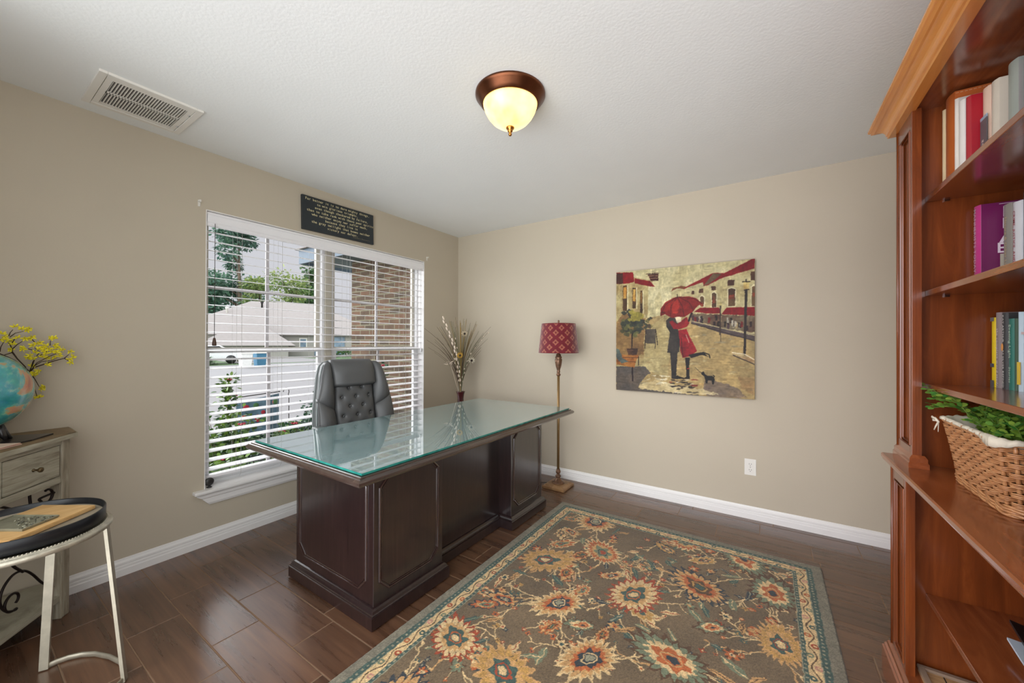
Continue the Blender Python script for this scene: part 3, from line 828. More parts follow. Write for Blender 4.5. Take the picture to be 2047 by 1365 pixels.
# ---------------------------------------------------------------- floor vase and dried stems
def make_vase():
    vx, vy = .335, 2.925
    bm = BM()
    prof = [(.055, 0), (.062, .01), (.075, .06), (.088, .14), (.090, .24), (.080, .36), (.060, .48), (.045, .58), (.036, .66), (.034, .70), (.040, .74), (.048, .765), (.052, .770), (.047, .770), (.038, .745), (.030, .70), (.028, .60)]
    prof = [(r*.88, z) for r, z in prof]
    lathe(bm, prof, seg=36)
    o = obj('floor_vase', bm, plain('oxblood_glaze', hx(70, 26, 28), .25, coat=.5, var=.3, vs=14), loc=(vx, vy, 0))
    tag(o, 'tall dark red floor vase in the corner behind the desk', 'vase')
    t = thing('dried_arrangement', 'dried grasses and seed pods fanned out of the dark red floor vase', 'dried flowers', (vx, vy, .70))
    ms = [plain('dry_stem_tan', hx(138, 120, 82), .7), plain('dry_stem_olive', hx(106, 104, 76), .7), plain('dry_stem_brown', hx(78, 60, 44), .7), plain('dry_stem_gold', hx(150, 118, 50), .7)]
    mw = plain('pale_bud', hx(226, 208, 188), .6); mg = plain('golden_bloom', hx(166, 128, 48), .7)
    rr = random.Random(11)
    rgt = Vector((.833, .553, 0)); dep = Vector((-.553, .833, 0))
    def stem(dxp, top, sag=.0, rad=.0016, mat=None, d=None, n=9):
        """dxp: sideways reach in metres at tip (image right +), top: tip height over floor"""
        d = rr.uniform(-.10, .10) if d is None else d
        tip = rgt*dxp+dep*d+Vector((0, 0, top-.70)); pts = []
        for i in range(n+1):
            u = i/n
            p = Vector((0, 0, -.05)).lerp(tip, u) ; side = (rgt*dxp+dep*d)
            p += -side*(.28*math.sin(PI*u)) + Vector((0, 0, .04*math.sin(PI*u)*abs(dxp)/.2)) - Vector((0, 0, sag*u**3))
            # keep off the two walls
            w = p+Vector((vx, vy, .7)); w.x = max(w.x, .02); w.y = min(w.y, YB-.02); p = w-Vector((vx, vy, .7))
            pts.append(p)
        bm = BM(); tube(bm, pts, [rad*(1-.65*i/n) for i in range(n+1)], 5); return bm, pts
    # grass blades
    for k in range(70):
        dx = rr.gauss(.02, .11); top = 1.50-abs(dx)*.5+rr.uniform(-.24, .06)
        bm, p = stem(dx, top, rad=.0040); obj('grass_blade', bm, ms[rr.choice((0, 1, 1, 2, 3))], t)
    for k in range(9):   # long ones sweeping left in front of the blind
        dx = -rr.uniform(.18, .34); top = rr.uniform(1.12, 1.36)
        bm, p = stem(dx, top, rad=.003, d=rr.uniform(-.05, .03)); obj('grass_blade', bm, ms[2], t)
    bm, p = stem(-.36, 1.40, rad=.0034, d=-.02); obj('grass_blade', bm, ms[2], t)
    for dx, top in ((.30, 1.42), (.27, 1.30), (.20, 1.18)):
        bm, p = stem(dx, top, rad=.0028, d=.02); obj('grass_blade', bm, ms[2], t)
    # bud twigs
    def twig(dx, top, nb, mat, d=0., size=.008, start=.35):
        bm, p = stem(dx, top, rad=.0032, d=d, n=14); tw = obj('bud_twig', bm, ms[2], t)
        bm = BM()
        for b in range(nb):
            u = start+(1-start)*b/max(1, nb-1); f = u*14; i = min(13, int(f)); q = p[i].lerp(p[i+1], f-i); s = (-1)**b
            tg = (p[i+1]-p[i]).normalized(); M = basis(tuple(q+rgt*.006*s), tuple(tg.orthogonal()), tuple(tg))
            ball(bm, (0, 0, 0), size*1.15, 8, 6, s=(.55, 1.35, .55), M=M)
        obj('buds', bm, mat, tw)
    twig(-.165, 1.50, 17, mw, -.09, .014, .25); twig(-.07, 1.14, 8, mw, -.06, .008); twig(.27, 1.36, 9, mw, .0, .006, .45); twig(-.05, 1.30, 9, mw, -.06, .007, .4)
    twig(.11, 1.15, 8, mw, -.04, .007, .4)
    # curled pale petals (left middle) and ring pods
    def pod(dx, top, r, mat, inner, d=-.05, n=9):
        bm, p = stem(dx, top, rad=.0024, d=d); st = obj('pod_stem', bm, ms[1], t)
        bm = BM(); c = p[-1]; ax = Vector((.5, -.75, .3)).normalized(); e1 = ax.orthogonal().normalized(); e2 = ax.cross(e1)
        for k in range(n):
            a = 2*PI*k/n; dirv = e1*math.cos(a)+e2*math.sin(a)
            pts = [c, c+dirv*r*.6+ax*r*.15, c+dirv*r+ax*r*.5]
            tube(bm, pts, [r*.14, r*.36, r*.12], 6, flat=(1, .35))
        obj('petals', bm, mat, st)
        bm = BM(); ball(bm, tuple(c+ax*r*.15), r*.36, 10, 8); obj('seed_head', bm, inner, st)
    mk = plain('dark_seed', hx(44, 32, 24), .7)
    pod(.045, 1.345, .032, plain('cream_petal', hx(186, 170, 142), .7), mk)
    pod(.0, 1.13, .032, mg, mk, n=11); pod(.115, 1.08, .034, plain('grey_petal', hx(168, 158, 138), .7), mk)
    bm, p = stem(-.005, 1.48, rad=.006, d=-.02); obj('cattail', bm, ms[3], t)
    bm = BM()
    rr2 = random.Random(4)
    for k in range(7):
        c = Vector((0, 0, 0))+rgt*(-.10+rr2.uniform(-.03, .02))+dep*-.05+Vector((0, 0, .36+rr2.uniform(-.015, .02)))
        tube(bm, [c, c+rgt*rr2.uniform(-.03, .03)+Vector((0, 0, rr2.uniform(-.012, .02))), c+rgt*rr2.uniform(-.05, .05)+Vector((0, 0, rr2.uniform(-.02, .03)))], [.003, .004, .001], 5, flat=(1, .5))
    tube(bm, [Vector((0, 0, 0)), rgt*-.06+Vector((0, 0, .2)), rgt*-.10+dep*-.05+Vector((0, 0, .36))], .0015, 5)
    obj('curled_petals', bm, mw, t)
make_vase()

# ---------------------------------------------------------------- painting on the back wall
def homography(src, dst):
    A = []; b = []
    for (x, y), (u, v) in zip(src, dst):
        A.append([x, y, 1, 0, 0, 0, -u*x, -u*y]); b.append(u)
        A.append([0, 0, 0, x, y, 1, -v*x, -v*y]); b.append(v)
    h = np.linalg.solve(np.array(A, float), np.array(b, float)); return np.append(h, 1).reshape(3, 3)
class Paint:
    def __init__(s, GX, GY, base):
        s.X, s.Y = GX, GY; s.c = np.zeros(GX.shape+(3,)); s.c[:] = np.array(base)/255.
        s.n = vnoise(GX.shape[0], GX.shape[1], 9, 1, 3); s.n2 = vnoise(GX.shape[0], GX.shape[1], 34, 2, 3)
        s.wx = (vnoise(GX.shape[0], GX.shape[1], 7, 5, 2)-.5); s.wy = (vnoise(GX.shape[0], GX.shape[1], 7, 6, 2)-.5)
    def mask(s, poly, wob=0.):
        P = s.X+s.wx*wob; Q = s.Y+s.wy*wob; m = np.zeros(P.shape, bool); n = len(poly)
        for i in range(n):
            (x1, y1), (x2, y2) = poly[i], poly[(i+1) % n]
            if y1 == y2: continue
            cnd = ((y1 > Q) != (y2 > Q)); m ^= cnd & (P < (x2-x1)*(Q-y1)/(y2-y1)+x1)
        return m
    def put(s, m, col, col2=None, var=.12, a=1.):
        col = np.array(col)/255.
        if col2 is not None:
            col2 = np.array(col2)/255.; t = np.clip((s.n2-.5)*2.4+.5, 0, 1)[..., None]; cc = col*(1-t)+col2*t
        else: cc = np.broadcast_to(col, s.c.shape)
        cc = cc*(1-var+2*var*s.n)[..., None]
        am = (m*a)[..., None] if m.dtype != bool else (m.astype(float)*a)[..., None]
        s.c = s.c*(1-am)+cc*am
    def poly(s, pts, col, col2=None, wob=6., var=.14, a=1.): s.put(s.mask(pts, wob), col, col2, var, a)
    def line(s, pts, w, col, wob=4., var=.1, a=1.):
        P = s.X+s.wx*wob; Q = s.Y+s.wy*wob; d = np.full(P.shape, 1e9)
        for (x1, y1), (x2, y2) in zip(pts[:-1], pts[1:]):
            dx, dy = x2-x1, y2-y1; L = dx*dx+dy*dy+1e-9
            t = np.clip(((P-x1)*dx+(Q-y1)*dy)/L, 0, 1); d = np.minimum(d, np.hypot(P-x1-t*dx, Q-y1-t*dy))
        s.put(d < w/2, col, None, var, a)
    def blob(s, x, y, rx, ry, col, col2=None, wob=20., var=.2, a=1., soft=0.):
        P = s.X+s.wx*wob; Q = s.Y+s.wy*wob; d = np.hypot((P-x)/rx, (Q-y)/ry)
        m = (d < 1) if not soft else np.clip((1-d)/soft, 0, 1)
        s.put(m, col, col2, var, a)
def make_painting():
    t = thing('canvas_painting', 'large square canvas painting of a couple under a red umbrella on a wet street', 'painting', (1.8215, YB, .862))
    S = 1.0; n = 400
    Hm = homography([(0, 0), (1, 0), (1, 1), (0, 1)], [(133, 224), (1281, 108), (1291, 1275), (137, 1193)])
    U, V = np.meshgrid(np.linspace(0, 1, n), np.linspace(1, 0, n))     # row 0 = bottom
    w = Hm[2, 0]*U+Hm[2, 1]*V+1
    GX = (Hm[0, 0]*U+Hm[0, 1]*V+Hm[0, 2])/w; GY = (Hm[1, 0]*U+Hm[1, 1]*V+Hm[1, 2])/w
    p = Paint(GX, GY, (196, 186, 142))
    CR = (206, 198, 156); CR2 = (176, 164, 122)
    p.poly([(100, 60), (1320, 60), (1320, 620), (100, 620)], (208, 200, 160), (190, 180, 136))           # sky
    p.blob(500, 430, 130, 220, (224, 216, 176), soft=.8, a=.8)
    p.poly([(455, 520), (455, 440), (480, 400), (490, 370), (500, 400), (515, 440), (515, 540)], (186, 174, 130), a=.6)
    # street
    p.poly([(100, 1320), (100, 640), (440, 590), (640, 560), (760, 600), (1320, 760), (1320, 1320)], (186, 160, 108), (158, 138, 96))
    p.poly([(380, 700), (560, 560), (620, 560), (560, 1100), (330, 1000)], (196, 184, 138), (176, 160, 112), wob=20, a=.8)
    rr = random.Random(3)
    for k in range(90):
        x = rr.uniform(330, 1300); y = rr.uniform(680, 1250)
        c = rr.choice([(210, 190, 136), (170, 134, 84), (150, 124, 82), (192, 158, 100), (140, 138, 120), (216, 202, 156)])
        p.blob(x, y, rr.uniform(20, 80), rr.uniform(4, 11), c, wob=14, a=.55, soft=.5)
    p.poly([(880, 1100), (1010, 1130), (1140, 1180), (1230, 1260), (900, 1260), (860, 1180)], (104, 92, 92), (130, 110, 94), wob=20, a=.75)
    p.poly([(1140, 1090), (1290, 1080), (1290, 1240), (1180, 1180)], (140, 100, 70), (160, 130, 90), wob=30, a=.5)
    p.poly([(330, 1150), (480, 1110), (620, 1150), (860, 1190), (1000, 1230), (700, 1240), (330, 1190)], (222, 208, 166), (196, 176, 130), wob=24, a=.8)
    p.poly([(137, 980), (330, 960), (420, 1050), (340, 1130), (320, 1180), (560, 1210), (1290, 1300), (137, 1240)], (70, 68, 74), (92, 82, 78), wob=26, a=.85)
    # right hand buildings
    p.poly([(590, 380), (690, 355), (940, 230), (1030, 225), (1290, 120), (1290, 700), (760, 600), (590, 520)], (200, 190, 146), (182, 168, 122))
    p.poly([(590, 380), (600, 352), (680, 332), (720, 340), (690, 358), (640, 352)], (120, 70, 44))
    p.poly([(690, 352), (935, 226), (1030, 226), (1281, 100), (1281, 186), (1000, 272), (890, 330), (860, 335), (850, 300), (690, 360)], (136, 24, 28), (120, 24, 28))
    p.poly([(850, 335), (890, 290), (935, 230), (1010, 232), (960, 275), (900, 318)], (92, 72, 54), (110, 90, 66))
    for (x, y, w_, h_) in ((770, 388, 11, 14), (838, 374, 18, 16), (940, 352, 19, 15), (1085, 308, 28, 22), (1270, 250, 22, 34)):
        p.poly([(x-w_, y-h_), (x+w_, y-h_-4), (x+w_, y+h_), (x-w_, y+h_+3)], (70, 44, 34), (104, 74, 48))
    for (x, y0, y1, w_) in ((845, 415, 500, 19), (946, 385, 510, 21), (1092, 350, 500, 32), (1275, 330, 500, 20)):
        p.poly([(x-w_-5, y1+5), (x-w_-5, y0+8), (x, y0-12), (x+w_+5, y0+8), (x+w_+5, y1+5)], (224, 216, 178))
        p.poly([(x-w_+3, y1), (x-w_+3, y0+12), (x, y0+2), (x+w_-3, y0+12), (x+w_-3, y1)], (110, 84, 56), (70, 48, 36))
        p.poly([(x-w_+8, y0+60), (x+w_-10, y0+55), (x+w_-10, y0+90), (x-w_+8, y0+92)], (150, 60, 40), a=.7)
    # awnings, shopfronts, kerb
    p.poly([(780, 548), (830, 514), (990, 512), (1000, 560), (960, 562), (880, 560)], (132, 20, 26), (122, 18, 26))
    p.poly([(1010, 566), (1052, 512), (1290, 506), (1290, 582), (1200, 574), (1100, 572)], (132, 20, 26), (122, 18, 26))
    p.poly([(760, 560), (1290, 580), (1290, 720), (1000, 680), (760, 610)], (128, 116, 92), (86, 60, 50), wob=20)
    for k in range(34):
        x = rr.uniform(770, 1280); y = 575+(x-770)*.09+rr.uniform(0, 70)
        c = rr.choice([(40, 26, 30), (120, 30, 30), (190, 184, 168), (70, 50, 60), (170, 150, 110), (30, 24, 24)])
        p.poly([(x-9, y-20), (x+9, y-20), (x+9, y+24), (x-9, y+24)], c, wob=12, a=.85)
    p.poly([(750, 615), (1000, 680), (1290, 736), (1290, 786), (1000, 722), (760, 640)], (96, 84, 84), (70, 58, 60))
    p.line([(750, 622), (1290, 744)], 7, (190, 176, 136)); p.line([(760, 644), (1290, 790)], 7, (46, 38, 38))
    p.line([(1000, 700), (1006, 795)], 9, (70, 60, 50), a=.6)
    # left building
    p.poly([(133, 235), (440, 290), (400, 340), (395, 560), (360, 1000), (133, 1000)], (190, 176, 128), (160, 138, 92))
    p.poly([(133, 640), (200, 560), (380, 600), (360, 900), (133, 940)], (150, 118, 74), (120, 92, 60), wob=20)
    p.poly([(133, 224), (272, 222), (284, 300), (240, 312), (133, 320)], (134, 24, 28), (80, 24, 26))
    p.poly([(284, 270), (410, 292), (456, 342), (400, 336), (285, 312)], (134, 24, 28), (110, 22, 28))
    p.poly([(133, 232), (184, 228), (190, 316), (133, 318)], (72, 40, 34), (96, 34, 30))
    for (x, y0, y1, w_) in ((205, 330, 540, 17), (282, 350, 520, 15), (342, 372, 560, 10)):
        p.poly([(x-w_, y0), (x+w_, y0-2), (x+w_, y1), (x-w_, y1)], (92, 62, 36), (60, 44, 32)); p.poly([(x-w_+5, y0+14), (x+w_-5, y0+12), (x+w_-5, y0+110), (x-w_+5, y0+110)], (196, 140, 58), (220, 180, 96), a=.9 if w_ > 12 else .4)
        p.line([(x+w_+4, y0), (x+w_+8, y1)], 8, (222, 212, 170))
    p.line([(380, 236), (486, 226)], 6, (50, 26, 24)); p.poly([(392, 240), (484, 232), (482, 290), (420, 292)], (96, 40, 32), (60, 30, 28))
    p.line([(392, 255), (480, 250)], 5, (190, 160, 120), a=.7); p.line([(400, 272), (476, 270)], 4, (190, 160, 120), a=.7)
    # tree in its pot, chalkboard, bench
    for k in range(60):
        a = rr.uniform(0, 2*PI); q = rr.random()**.5; x = 262+96*q*math.cos(a); y = 640+112*q*math.sin(a)
        c = (150, 140, 62) if (x > 255 and y < 620) else rr.choice([(52, 58, 50), (70, 72, 50), (40, 44, 42), (104, 104, 62)])
        p.blob(x, y, 24, 18, c, wob=20, a=.85)
    for k in range(16): p.blob(403+rr.uniform(-34, 34), 632+rr.uniform(-38, 46), 13, 12, rr.choice([(60, 62, 50), (120, 110, 66), (86, 70, 56)]), a=.85)
    p.line([(268, 730), (266, 850)], 10, (40, 30, 26)); p.poly([(222, 850), (318, 850), (306, 905), (236, 905)], (92, 64, 48), (60, 44, 38))
    p.poly([(384, 690), (462, 692), (464, 812), (378, 808)], (62, 56, 52), (84, 76, 66)); p.line([(380, 690), (374, 850)], 7, (44, 34, 30)); p.line([(462, 692), (480, 822)], 7, (44, 34, 30)); p.line([(462, 800), (458, 850)], 6, (44, 34, 30))
    p.poly([(170, 905), (326, 905), (300, 960), (290, 1012), (140, 985), (140, 940)], (176, 118, 58), (140, 84, 44)); p.line([(180, 925), (315, 928)], 5, (90, 56, 36)); p.line([(150, 955), (300, 965)], 5, (90, 56, 36))
    p.line([(272, 1010), (274, 1118)], 12, (40, 30, 34)); p.line([(322, 920), (322, 990)], 8, (50, 36, 34))
    p.poly([(137, 850), (160, 860), (190, 930), (240, 960), (180, 975), (137, 930)], (96, 110, 104), (76, 84, 84))
    # lamp posts
    p.line([(1212, 370), (1204, 900)], 22, (46, 38, 36)); p.poly([(1186, 300), (1240, 298), (1232, 362), (1196, 364)], (220, 200, 130), (180, 150, 90)); p.line([(1180, 300), (1244, 298)], 8, (50, 40, 34)); p.line([(1196, 366), (1234, 362)], 9, (50, 40, 34)); p.line([(1212, 280), (1212, 300)], 10, (50, 40, 34))
    p.poly([(1100, 880), (1290, 930), (1290, 985), (1100, 905)], (190, 170, 128), (150, 110, 74)); p.line([(1100, 884), (1210, 900), (1290, 946)], 8, (234, 222, 190)); p.line([(1110, 908), (1290, 984)], 8, (60, 50, 48))
    p.line([(999, 490), (998, 735)], 12, (60, 48, 42)); p.blob(1000, 480, 13, 16, (196, 180, 120), wob=6)
    # couple: dark coat figure, red coat figure, umbrella
    DK = (34, 30, 30)
    p.poly([(548, 620), (580, 592), (640, 600), (650, 700), (668, 720), (660, 880), (600, 892), (560, 886), (572, 780), (582, 720), (552, 670)], (44, 40, 38), (62, 56, 52), wob=4)
    p.poly([(584, 880), (646, 880), (640, 1000), (638, 1080), (700, 1100), (640, 1106), (598, 1100), (592, 980)], DK, (54, 50, 48), wob=4)
    p.poly([(650, 700), (720, 690), (740, 740), (808, 870), (760, 912), (690, 930), (668, 870), (662, 780)], (152, 28, 36), (118, 20, 30), wob=4)
    p.line([(675, 760), (690, 920)], 6, (70, 20, 26)); p.line([(716, 740), (740, 800)], 7, (226, 200, 180), a=.7)
    p.poly([(574, 630), (600, 618), (640, 650), (690, 610), (720, 590), (744, 640), (722, 672), (660, 692), (612, 690)], (152, 32, 38), (118, 20, 30), wob=4)
    p.poly([(620, 590), (676, 585), (672, 630), (640, 640)], (222, 210, 180), wob=4)
    p.line([(760, 560), (745, 600), (738, 622)], 16, (40, 28, 26))
    p.poly([(736, 905), (800, 890), (860, 880), (872, 890), (900, 920), (916, 930), (890, 915), (850, 905), (760, 930)], DK, wob=3)
    p.line([(862, 884), (908, 900), (916, 930)], 9, DK); p.poly([(708, 928), (748, 928), (744, 1010), (748, 1090), (752, 1104), (690, 1104), (722, 1084), (716, 1000)], DK, wob=3)
    p.line([(728, 1018), (746, 1016)], 6, (190, 40, 40)); p.line([(646, 1080), (700, 1100)], 10, DK)
    p.poly([(500, 584), (504, 520), (540, 470), (600, 436), (640, 422), (740, 420), (800, 436), (850, 482), (812, 496), (770, 548), (700, 590), (640, 588), (604, 600), (580, 590), (540, 568)], (150, 36, 30), (112, 26, 26), wob=3)
    for q in [[(640, 424), (590, 500), (584, 585)], [(640, 424), (680, 500), (700, 588)], [(650, 424), (740, 470), (775, 540)], [(640, 424), (540, 490), (504, 580)], [(660, 424), (780, 440), (848, 480)]]: p.line(q, 5, (78, 20, 22), wob=2)
    p.poly([(600, 470), (640, 440), (660, 500), (640, 570), (600, 560)], (190, 58, 44), wob=6, a=.45); p.line([(640, 405), (642, 426)], 7, (50, 40, 30))
    # reflections, dog
    for k in range(34):
        x = rr.uniform(585, 800); y = rr.uniform(1110, 1220); p.blob(x, y, rr.uniform(12, 34), 5, rr.choice([DK, DK, (70, 60, 56), (120, 40, 40), (214, 204, 180)]), wob=10, a=.8)
    p.poly([(842, 1052), (864, 1040), (876, 1066), (900, 1078), (940, 1080), (958, 1104), (950, 1150), (938, 1150), (930, 1118), (900, 1116), (896, 1140), (884, 1140), (878, 1110), (868, 1080), (850, 1070)], (30, 28, 28), wob=3)
    p.line([(946, 1094), (956, 1082), (944, 1074)], 8, (30, 28, 28)); p.line([(796, 1010), (845, 1056)], 4, (60, 50, 44))
    p.blob(905, 1180, 46, 24, (100, 84, 84), wob=14, a=.6, soft=.6)
    for k in range(14): p.blob(rr.uniform(400, 560), rr.uniform(1070, 1150), rr.uniform(14, 40), 4, (226, 218, 190), a=.8)
    # loose dabs of paint over everything, then a soft blend of the strokes
    rs = np.random.RandomState(12)
    for k in range(1500):
        i = rs.randint(2, n-2); j = rs.randint(4, n-4); L_ = rs.randint(3, 12); w_ = rs.randint(1, 3)
        horiz = GY[i, j] > 640 or rs.rand() < .4
        sl = (slice(max(0, i-w_), i+w_), slice(max(0, j-L_), j+L_)) if horiz else (slice(max(0, i-L_), i+L_), slice(max(0, j-w_), j+w_))
        col = p.c[i, j]*(1+rs.uniform(-.22, .2)); dd = np.abs(p.c[sl]-p.c[i, j]).sum(-1) < .22
        p.c[sl] = np.where(dd[..., None], p.c[sl]*.45+col*.55, p.c[sl])
    q = p.c.copy()
    q[1:-1, 1:-1] = (p.c[1:-1, 1:-1]*4+p.c[:-2, 1:-1]+p.c[2:, 1:-1]+p.c[1:-1, :-2]+p.c[1:-1, 2:])/8
    p.c = q
    p.c = np.clip(p.c*(.82+.16*vnoise(n, n, 5, 9, 2))[..., None]*np.array((1., .985, .95)), 0, 1)
    mt = attr_mat('canvas_print', .55, .25, bm=.25, bs=500, bd=.0006)
    def pos(U, V): return U*S, np.full(U.shape, -.0362), V*S
    grid_obj('canvas_face', n, n, pos, p.c, mt, t, smooth=False)
    bm = BM(); box(bm, 0, S, -.036, -.0005, 0, S, .001)
    obj('stretched_sides', bm, plain('canvas_side', hx(150, 130, 88), .8, var=.35, vs=6), t)
make_painting()

# ---------------------------------------------------------------- area rug
def make_rug():
    x0, x1, y0, y1 = 1.551, 3.149, .42, 2.745
    st = .003; nu = int((x1-x0)/st)+1; nv = int((y1-y0)/st)+1
    Wd, Ln = x1-x0, y1-y0
    X = np.linspace(0, Wd, nu)[None].repeat(nv, 0); Y = np.linspace(0, Ln, nv)[:, None].repeat(nu, 1)
    base = np.array((112, 94, 70))/255.
    n1 = vnoise(nv, nu, 60, 21, 4); n2 = vnoise(nv, nu, 5, 22, 2); n3 = np.random.RandomState(4).rand(nv, nu)
    wx = (vnoise(nv, nu, 6, 23, 2)-.5)*.017; wy = (vnoise(nv, nu, 6, 24, 2)-.5)*.017
    C = base[None, None]*(.86+.26*n1)[..., None]
    Hh = np.zeros((nv, nu))
    rr = random.Random(17)
    CREAM = (214, 184, 134); TAN = (196, 152, 98); ORG = (180, 98, 52); RUST = (160, 70, 40); TEAL = (66, 88, 80); NAVY = (52, 58, 62); SAGE = (116, 124, 98); PALE = (150, 146, 120); GOLD = (184, 142, 78); BROWN = (92, 66, 44)
    def win(cx, cy, r):
        i0 = max(0, int((cx-r)/st)); i1 = min(nu, int((cx+r)/st)+2); j0 = max(0, int((cy-r)/st)); j1 = min(nv, int((cy+r)/st)+2)
        return slice(j0, j1), slice(i0, i1)
    def paint(sl, m, col, a=1., h=None):
        if not m.any(): return
        c = np.array(col)/255.*(.9+.2*n2[sl])[..., None]
        aa = (m.astype(float)*a)[..., None]; C[sl] = C[sl]*(1-aa)+c*aa
        if h is not None: Hh[sl] = np.where(m, h, Hh[sl])
    def loc(sl): return X[sl]+wx[sl], Y[sl]+wy[sl]
    def seg(pts, w, col, a=1.):
        for (ax, ay), (bx, by) in zip(pts[:-1], pts[1:]):
            cx, cy = (ax+bx)/2, (ay+by)/2; r = math.hypot(bx-ax, by-ay)/2+w+.006
            sl = win(cx, cy, r)
            if sl[0].stop <= sl[0].start or sl[1].stop <= sl[1].start: continue
            P, Q = loc(sl); dx, dy = bx-ax, by-ay; L = dx*dx+dy*dy+1e-12
            t = np.clip(((P-ax)*dx+(Q-ay)*dy)/L, 0, 1); paint(sl, np.hypot(P-ax-t*dx, Q-ay-t*dy) < w/2, col, a)
    def curve(x, y, a, L, k, w, col, n=14):
        pts = [(x, y)]
        for i in range(n):
            a += k*L/n + rr.uniform(-.12, .12); x += math.cos(a)*L/n; y += math.sin(a)*L/n; pts.append((x, y))
        seg(pts, w, col); return pts, a
    def rosette(cx, cy, r, c1, c2, n=5, rot=0.):
        sl = win(cx, cy, r*1.3)
        P, Q = loc(sl); P = P-cx; Q = Q-cy; rad = np.hypot(P, Q); th = np.arctan2(Q, P)+rot
        R_ = r*(.8+.25*np.cos(n*th)); paint(sl, rad < R_, c1); paint(sl, rad < R_*.42, c2)
    def leaf(cx, cy, a, L, w, col, rib=None, serr=0):
        sl = win(cx, cy, L*.6); P, Q = loc(sl); P = P-cx; Q = Q-cy
        u = (P*math.cos(a)+Q*math.sin(a))/(L/2); v = -P*math.sin(a)+Q*math.cos(a)
        ww = w/2*np.clip(1-np.abs(u)**2.2, 0, 1)
        if serr: ww = ww*(.62+.38*np.abs(((u*serr) % 1)*2-1))
        m = (np.abs(v) < ww) & (np.abs(u) < 1); paint(sl, m, col)
        if rib is not None: paint(sl, (np.abs(v) < .0022) & (np.abs(u) < .9), rib)
    def palmette(cx, cy, R_, rot, cs, n=13, asp=1.25, edge=None, tip=.35):
        sl = win(cx, cy, R_*1.55); P, Q = loc(sl); P = P-cx; Q = Q-cy
        u = P*math.cos(rot)+Q*math.sin(rot); v = (-P*math.sin(rot)+Q*math.cos(rot))*asp
        rad = np.hypot(u, v); th = np.arctan2(v, u)
        env = R_*(1+tip*np.clip(np.cos(th), 0, 1)**3)
        saw = np.abs(((th/(2*PI)*n) % 1)*2-1)
        q = rad/(env*(.74+.26*saw))
        if edge is not None: paint(sl, rad/(env*(.78+.34*saw)) < 1.06, edge)
        paint(sl, q < .98, cs[0])
        saw2 = np.abs(((th/(2*PI)*n+.5) % 1)*2-1)
        gap = (rad > env*.52) & (saw < .16) & (q < .98); paint(sl, gap, tuple(base*255*.9))
        q2 = rad/(env*(.56+.16*saw2)); paint(sl, q2 < .98, cs[1])
        q3 = rad/(env*(.36+.20*np.abs(((th/(2*PI)*6) % 1)*2-1))); paint(sl, q3 < .98, cs[2])
        paint(sl, rad < env*.17, cs[3]); ring = (np.abs(rad-env*.26) < env*.03); paint(sl, ring, cs[4] if len(cs) > 4 else cs[0])
    off = lambda x, y: (x-x0, y-y0)
    # vines first
    PALS = [off(2.068, 1.671), off(2.342, 1.921), off(2.081, 2.209), off(2.611, 2.172), off(2.056, 1.205), off(2.586, 1.616), off(2.311, 1.446), off(1.80, 1.223), off(2.468, 2.62),
            off(1.80, .88), off(2.941, 1.944), off(2.92, 2.32), off(1.90, 2.56), off(2.95, 1.45), off(2.35, .98), off(2.75, 1.05), off(1.83, 1.95), off(2.78, 2.60), off(2.9, .62), off(2.2, .6)]
    NN = []
    for (px, py) in PALS:
        for k in range(5):
            a = rr.uniform(0, 2*PI); pts, aa = curve(px, py, a, rr.uniform(.22, .36), rr.uniform(-5, 5), .0065, CREAM if rr.random() < .75 else TAN)
            for q in (5, 8, 11, 13):
                bx, by = pts[q]; b = aa+rr.choice((-1, 1))*rr.uniform(.7, 1.4)
                pp, _ = curve(bx, by, b, rr.uniform(.04, .09), rr.uniform(-9, 9), .0045, CREAM, n=6)
                NN.append(pp[-1])
    for (x, y) in NN:
        c = rr.choice([(RUST, CREAM), (ORG, NAVY), (NAVY, PALE), (CREAM, RUST), (TEAL, GOLD), (CREAM, ORG), (ORG, CREAM), (GOLD, BROWN)])
        rosette(x, y, rr.uniform(.009, .017), c[0], c[1], rr.choice((4, 5, 6)), rr.uniform(0, 6))
    for k in range(150):
        x, y = rr.uniform(.15, Wd-.15), rr.uniform(.15, Ln-.15)
        c = rr.choice([(TEAL, PALE, 7), (NAVY, PALE, 8), (CREAM, RUST, 6), (SAGE, CREAM, 0), (TAN, BROWN, 7), (TEAL, SAGE, 8)])
        leaf(x, y, rr.uniform(0, PI), rr.uniform(.07, .13), rr.uniform(.022, .038), c[0], c[1], c[2])
    for k in range(80):
        x, y = rr.uniform(.15, Wd-.15), rr.uniform(.15, Ln-.15); r_ = rr.uniform(.024, .036)
        a, b = rr.choice([(TAN, ORG), (ORG, CREAM), (SAGE, TAN), (CREAM, TEAL)])
        rosette(x, y, r_, NAVY if rr.random() < .4 else BROWN, a, 6, rr.uniform(0, 6)); rosette(x, y, r_*.82, a, b, 6, rr.uniform(0, 6)); rosette(x, y, r_*.3, b, NAVY, 5)
    SCH = [(TAN, ORG, NAVY, PALE, CREAM), (CREAM, TAN, TEAL, CREAM, ORG), (ORG, TAN, SAGE, RUST, NAVY), (TAN, ORG, BROWN, TEAL, GOLD), (GOLD, TAN, TEAL, CREAM, RUST), (SAGE, CREAM, ORG, NAVY, TAN)]
    for k in range(46):
        x, y = rr.uniform(.17, Wd-.17), rr.uniform(.17, Ln-.17)
        palmette(x, y, rr.uniform(.040, .062), rr.uniform(0, 2*PI), SCH[k % len(SCH)], n=rr.choice((9, 11)), asp=rr.uniform(1.2, 1.7), edge=[CREAM, BROWN, NAVY, ORG][k % 4], tip=.7)
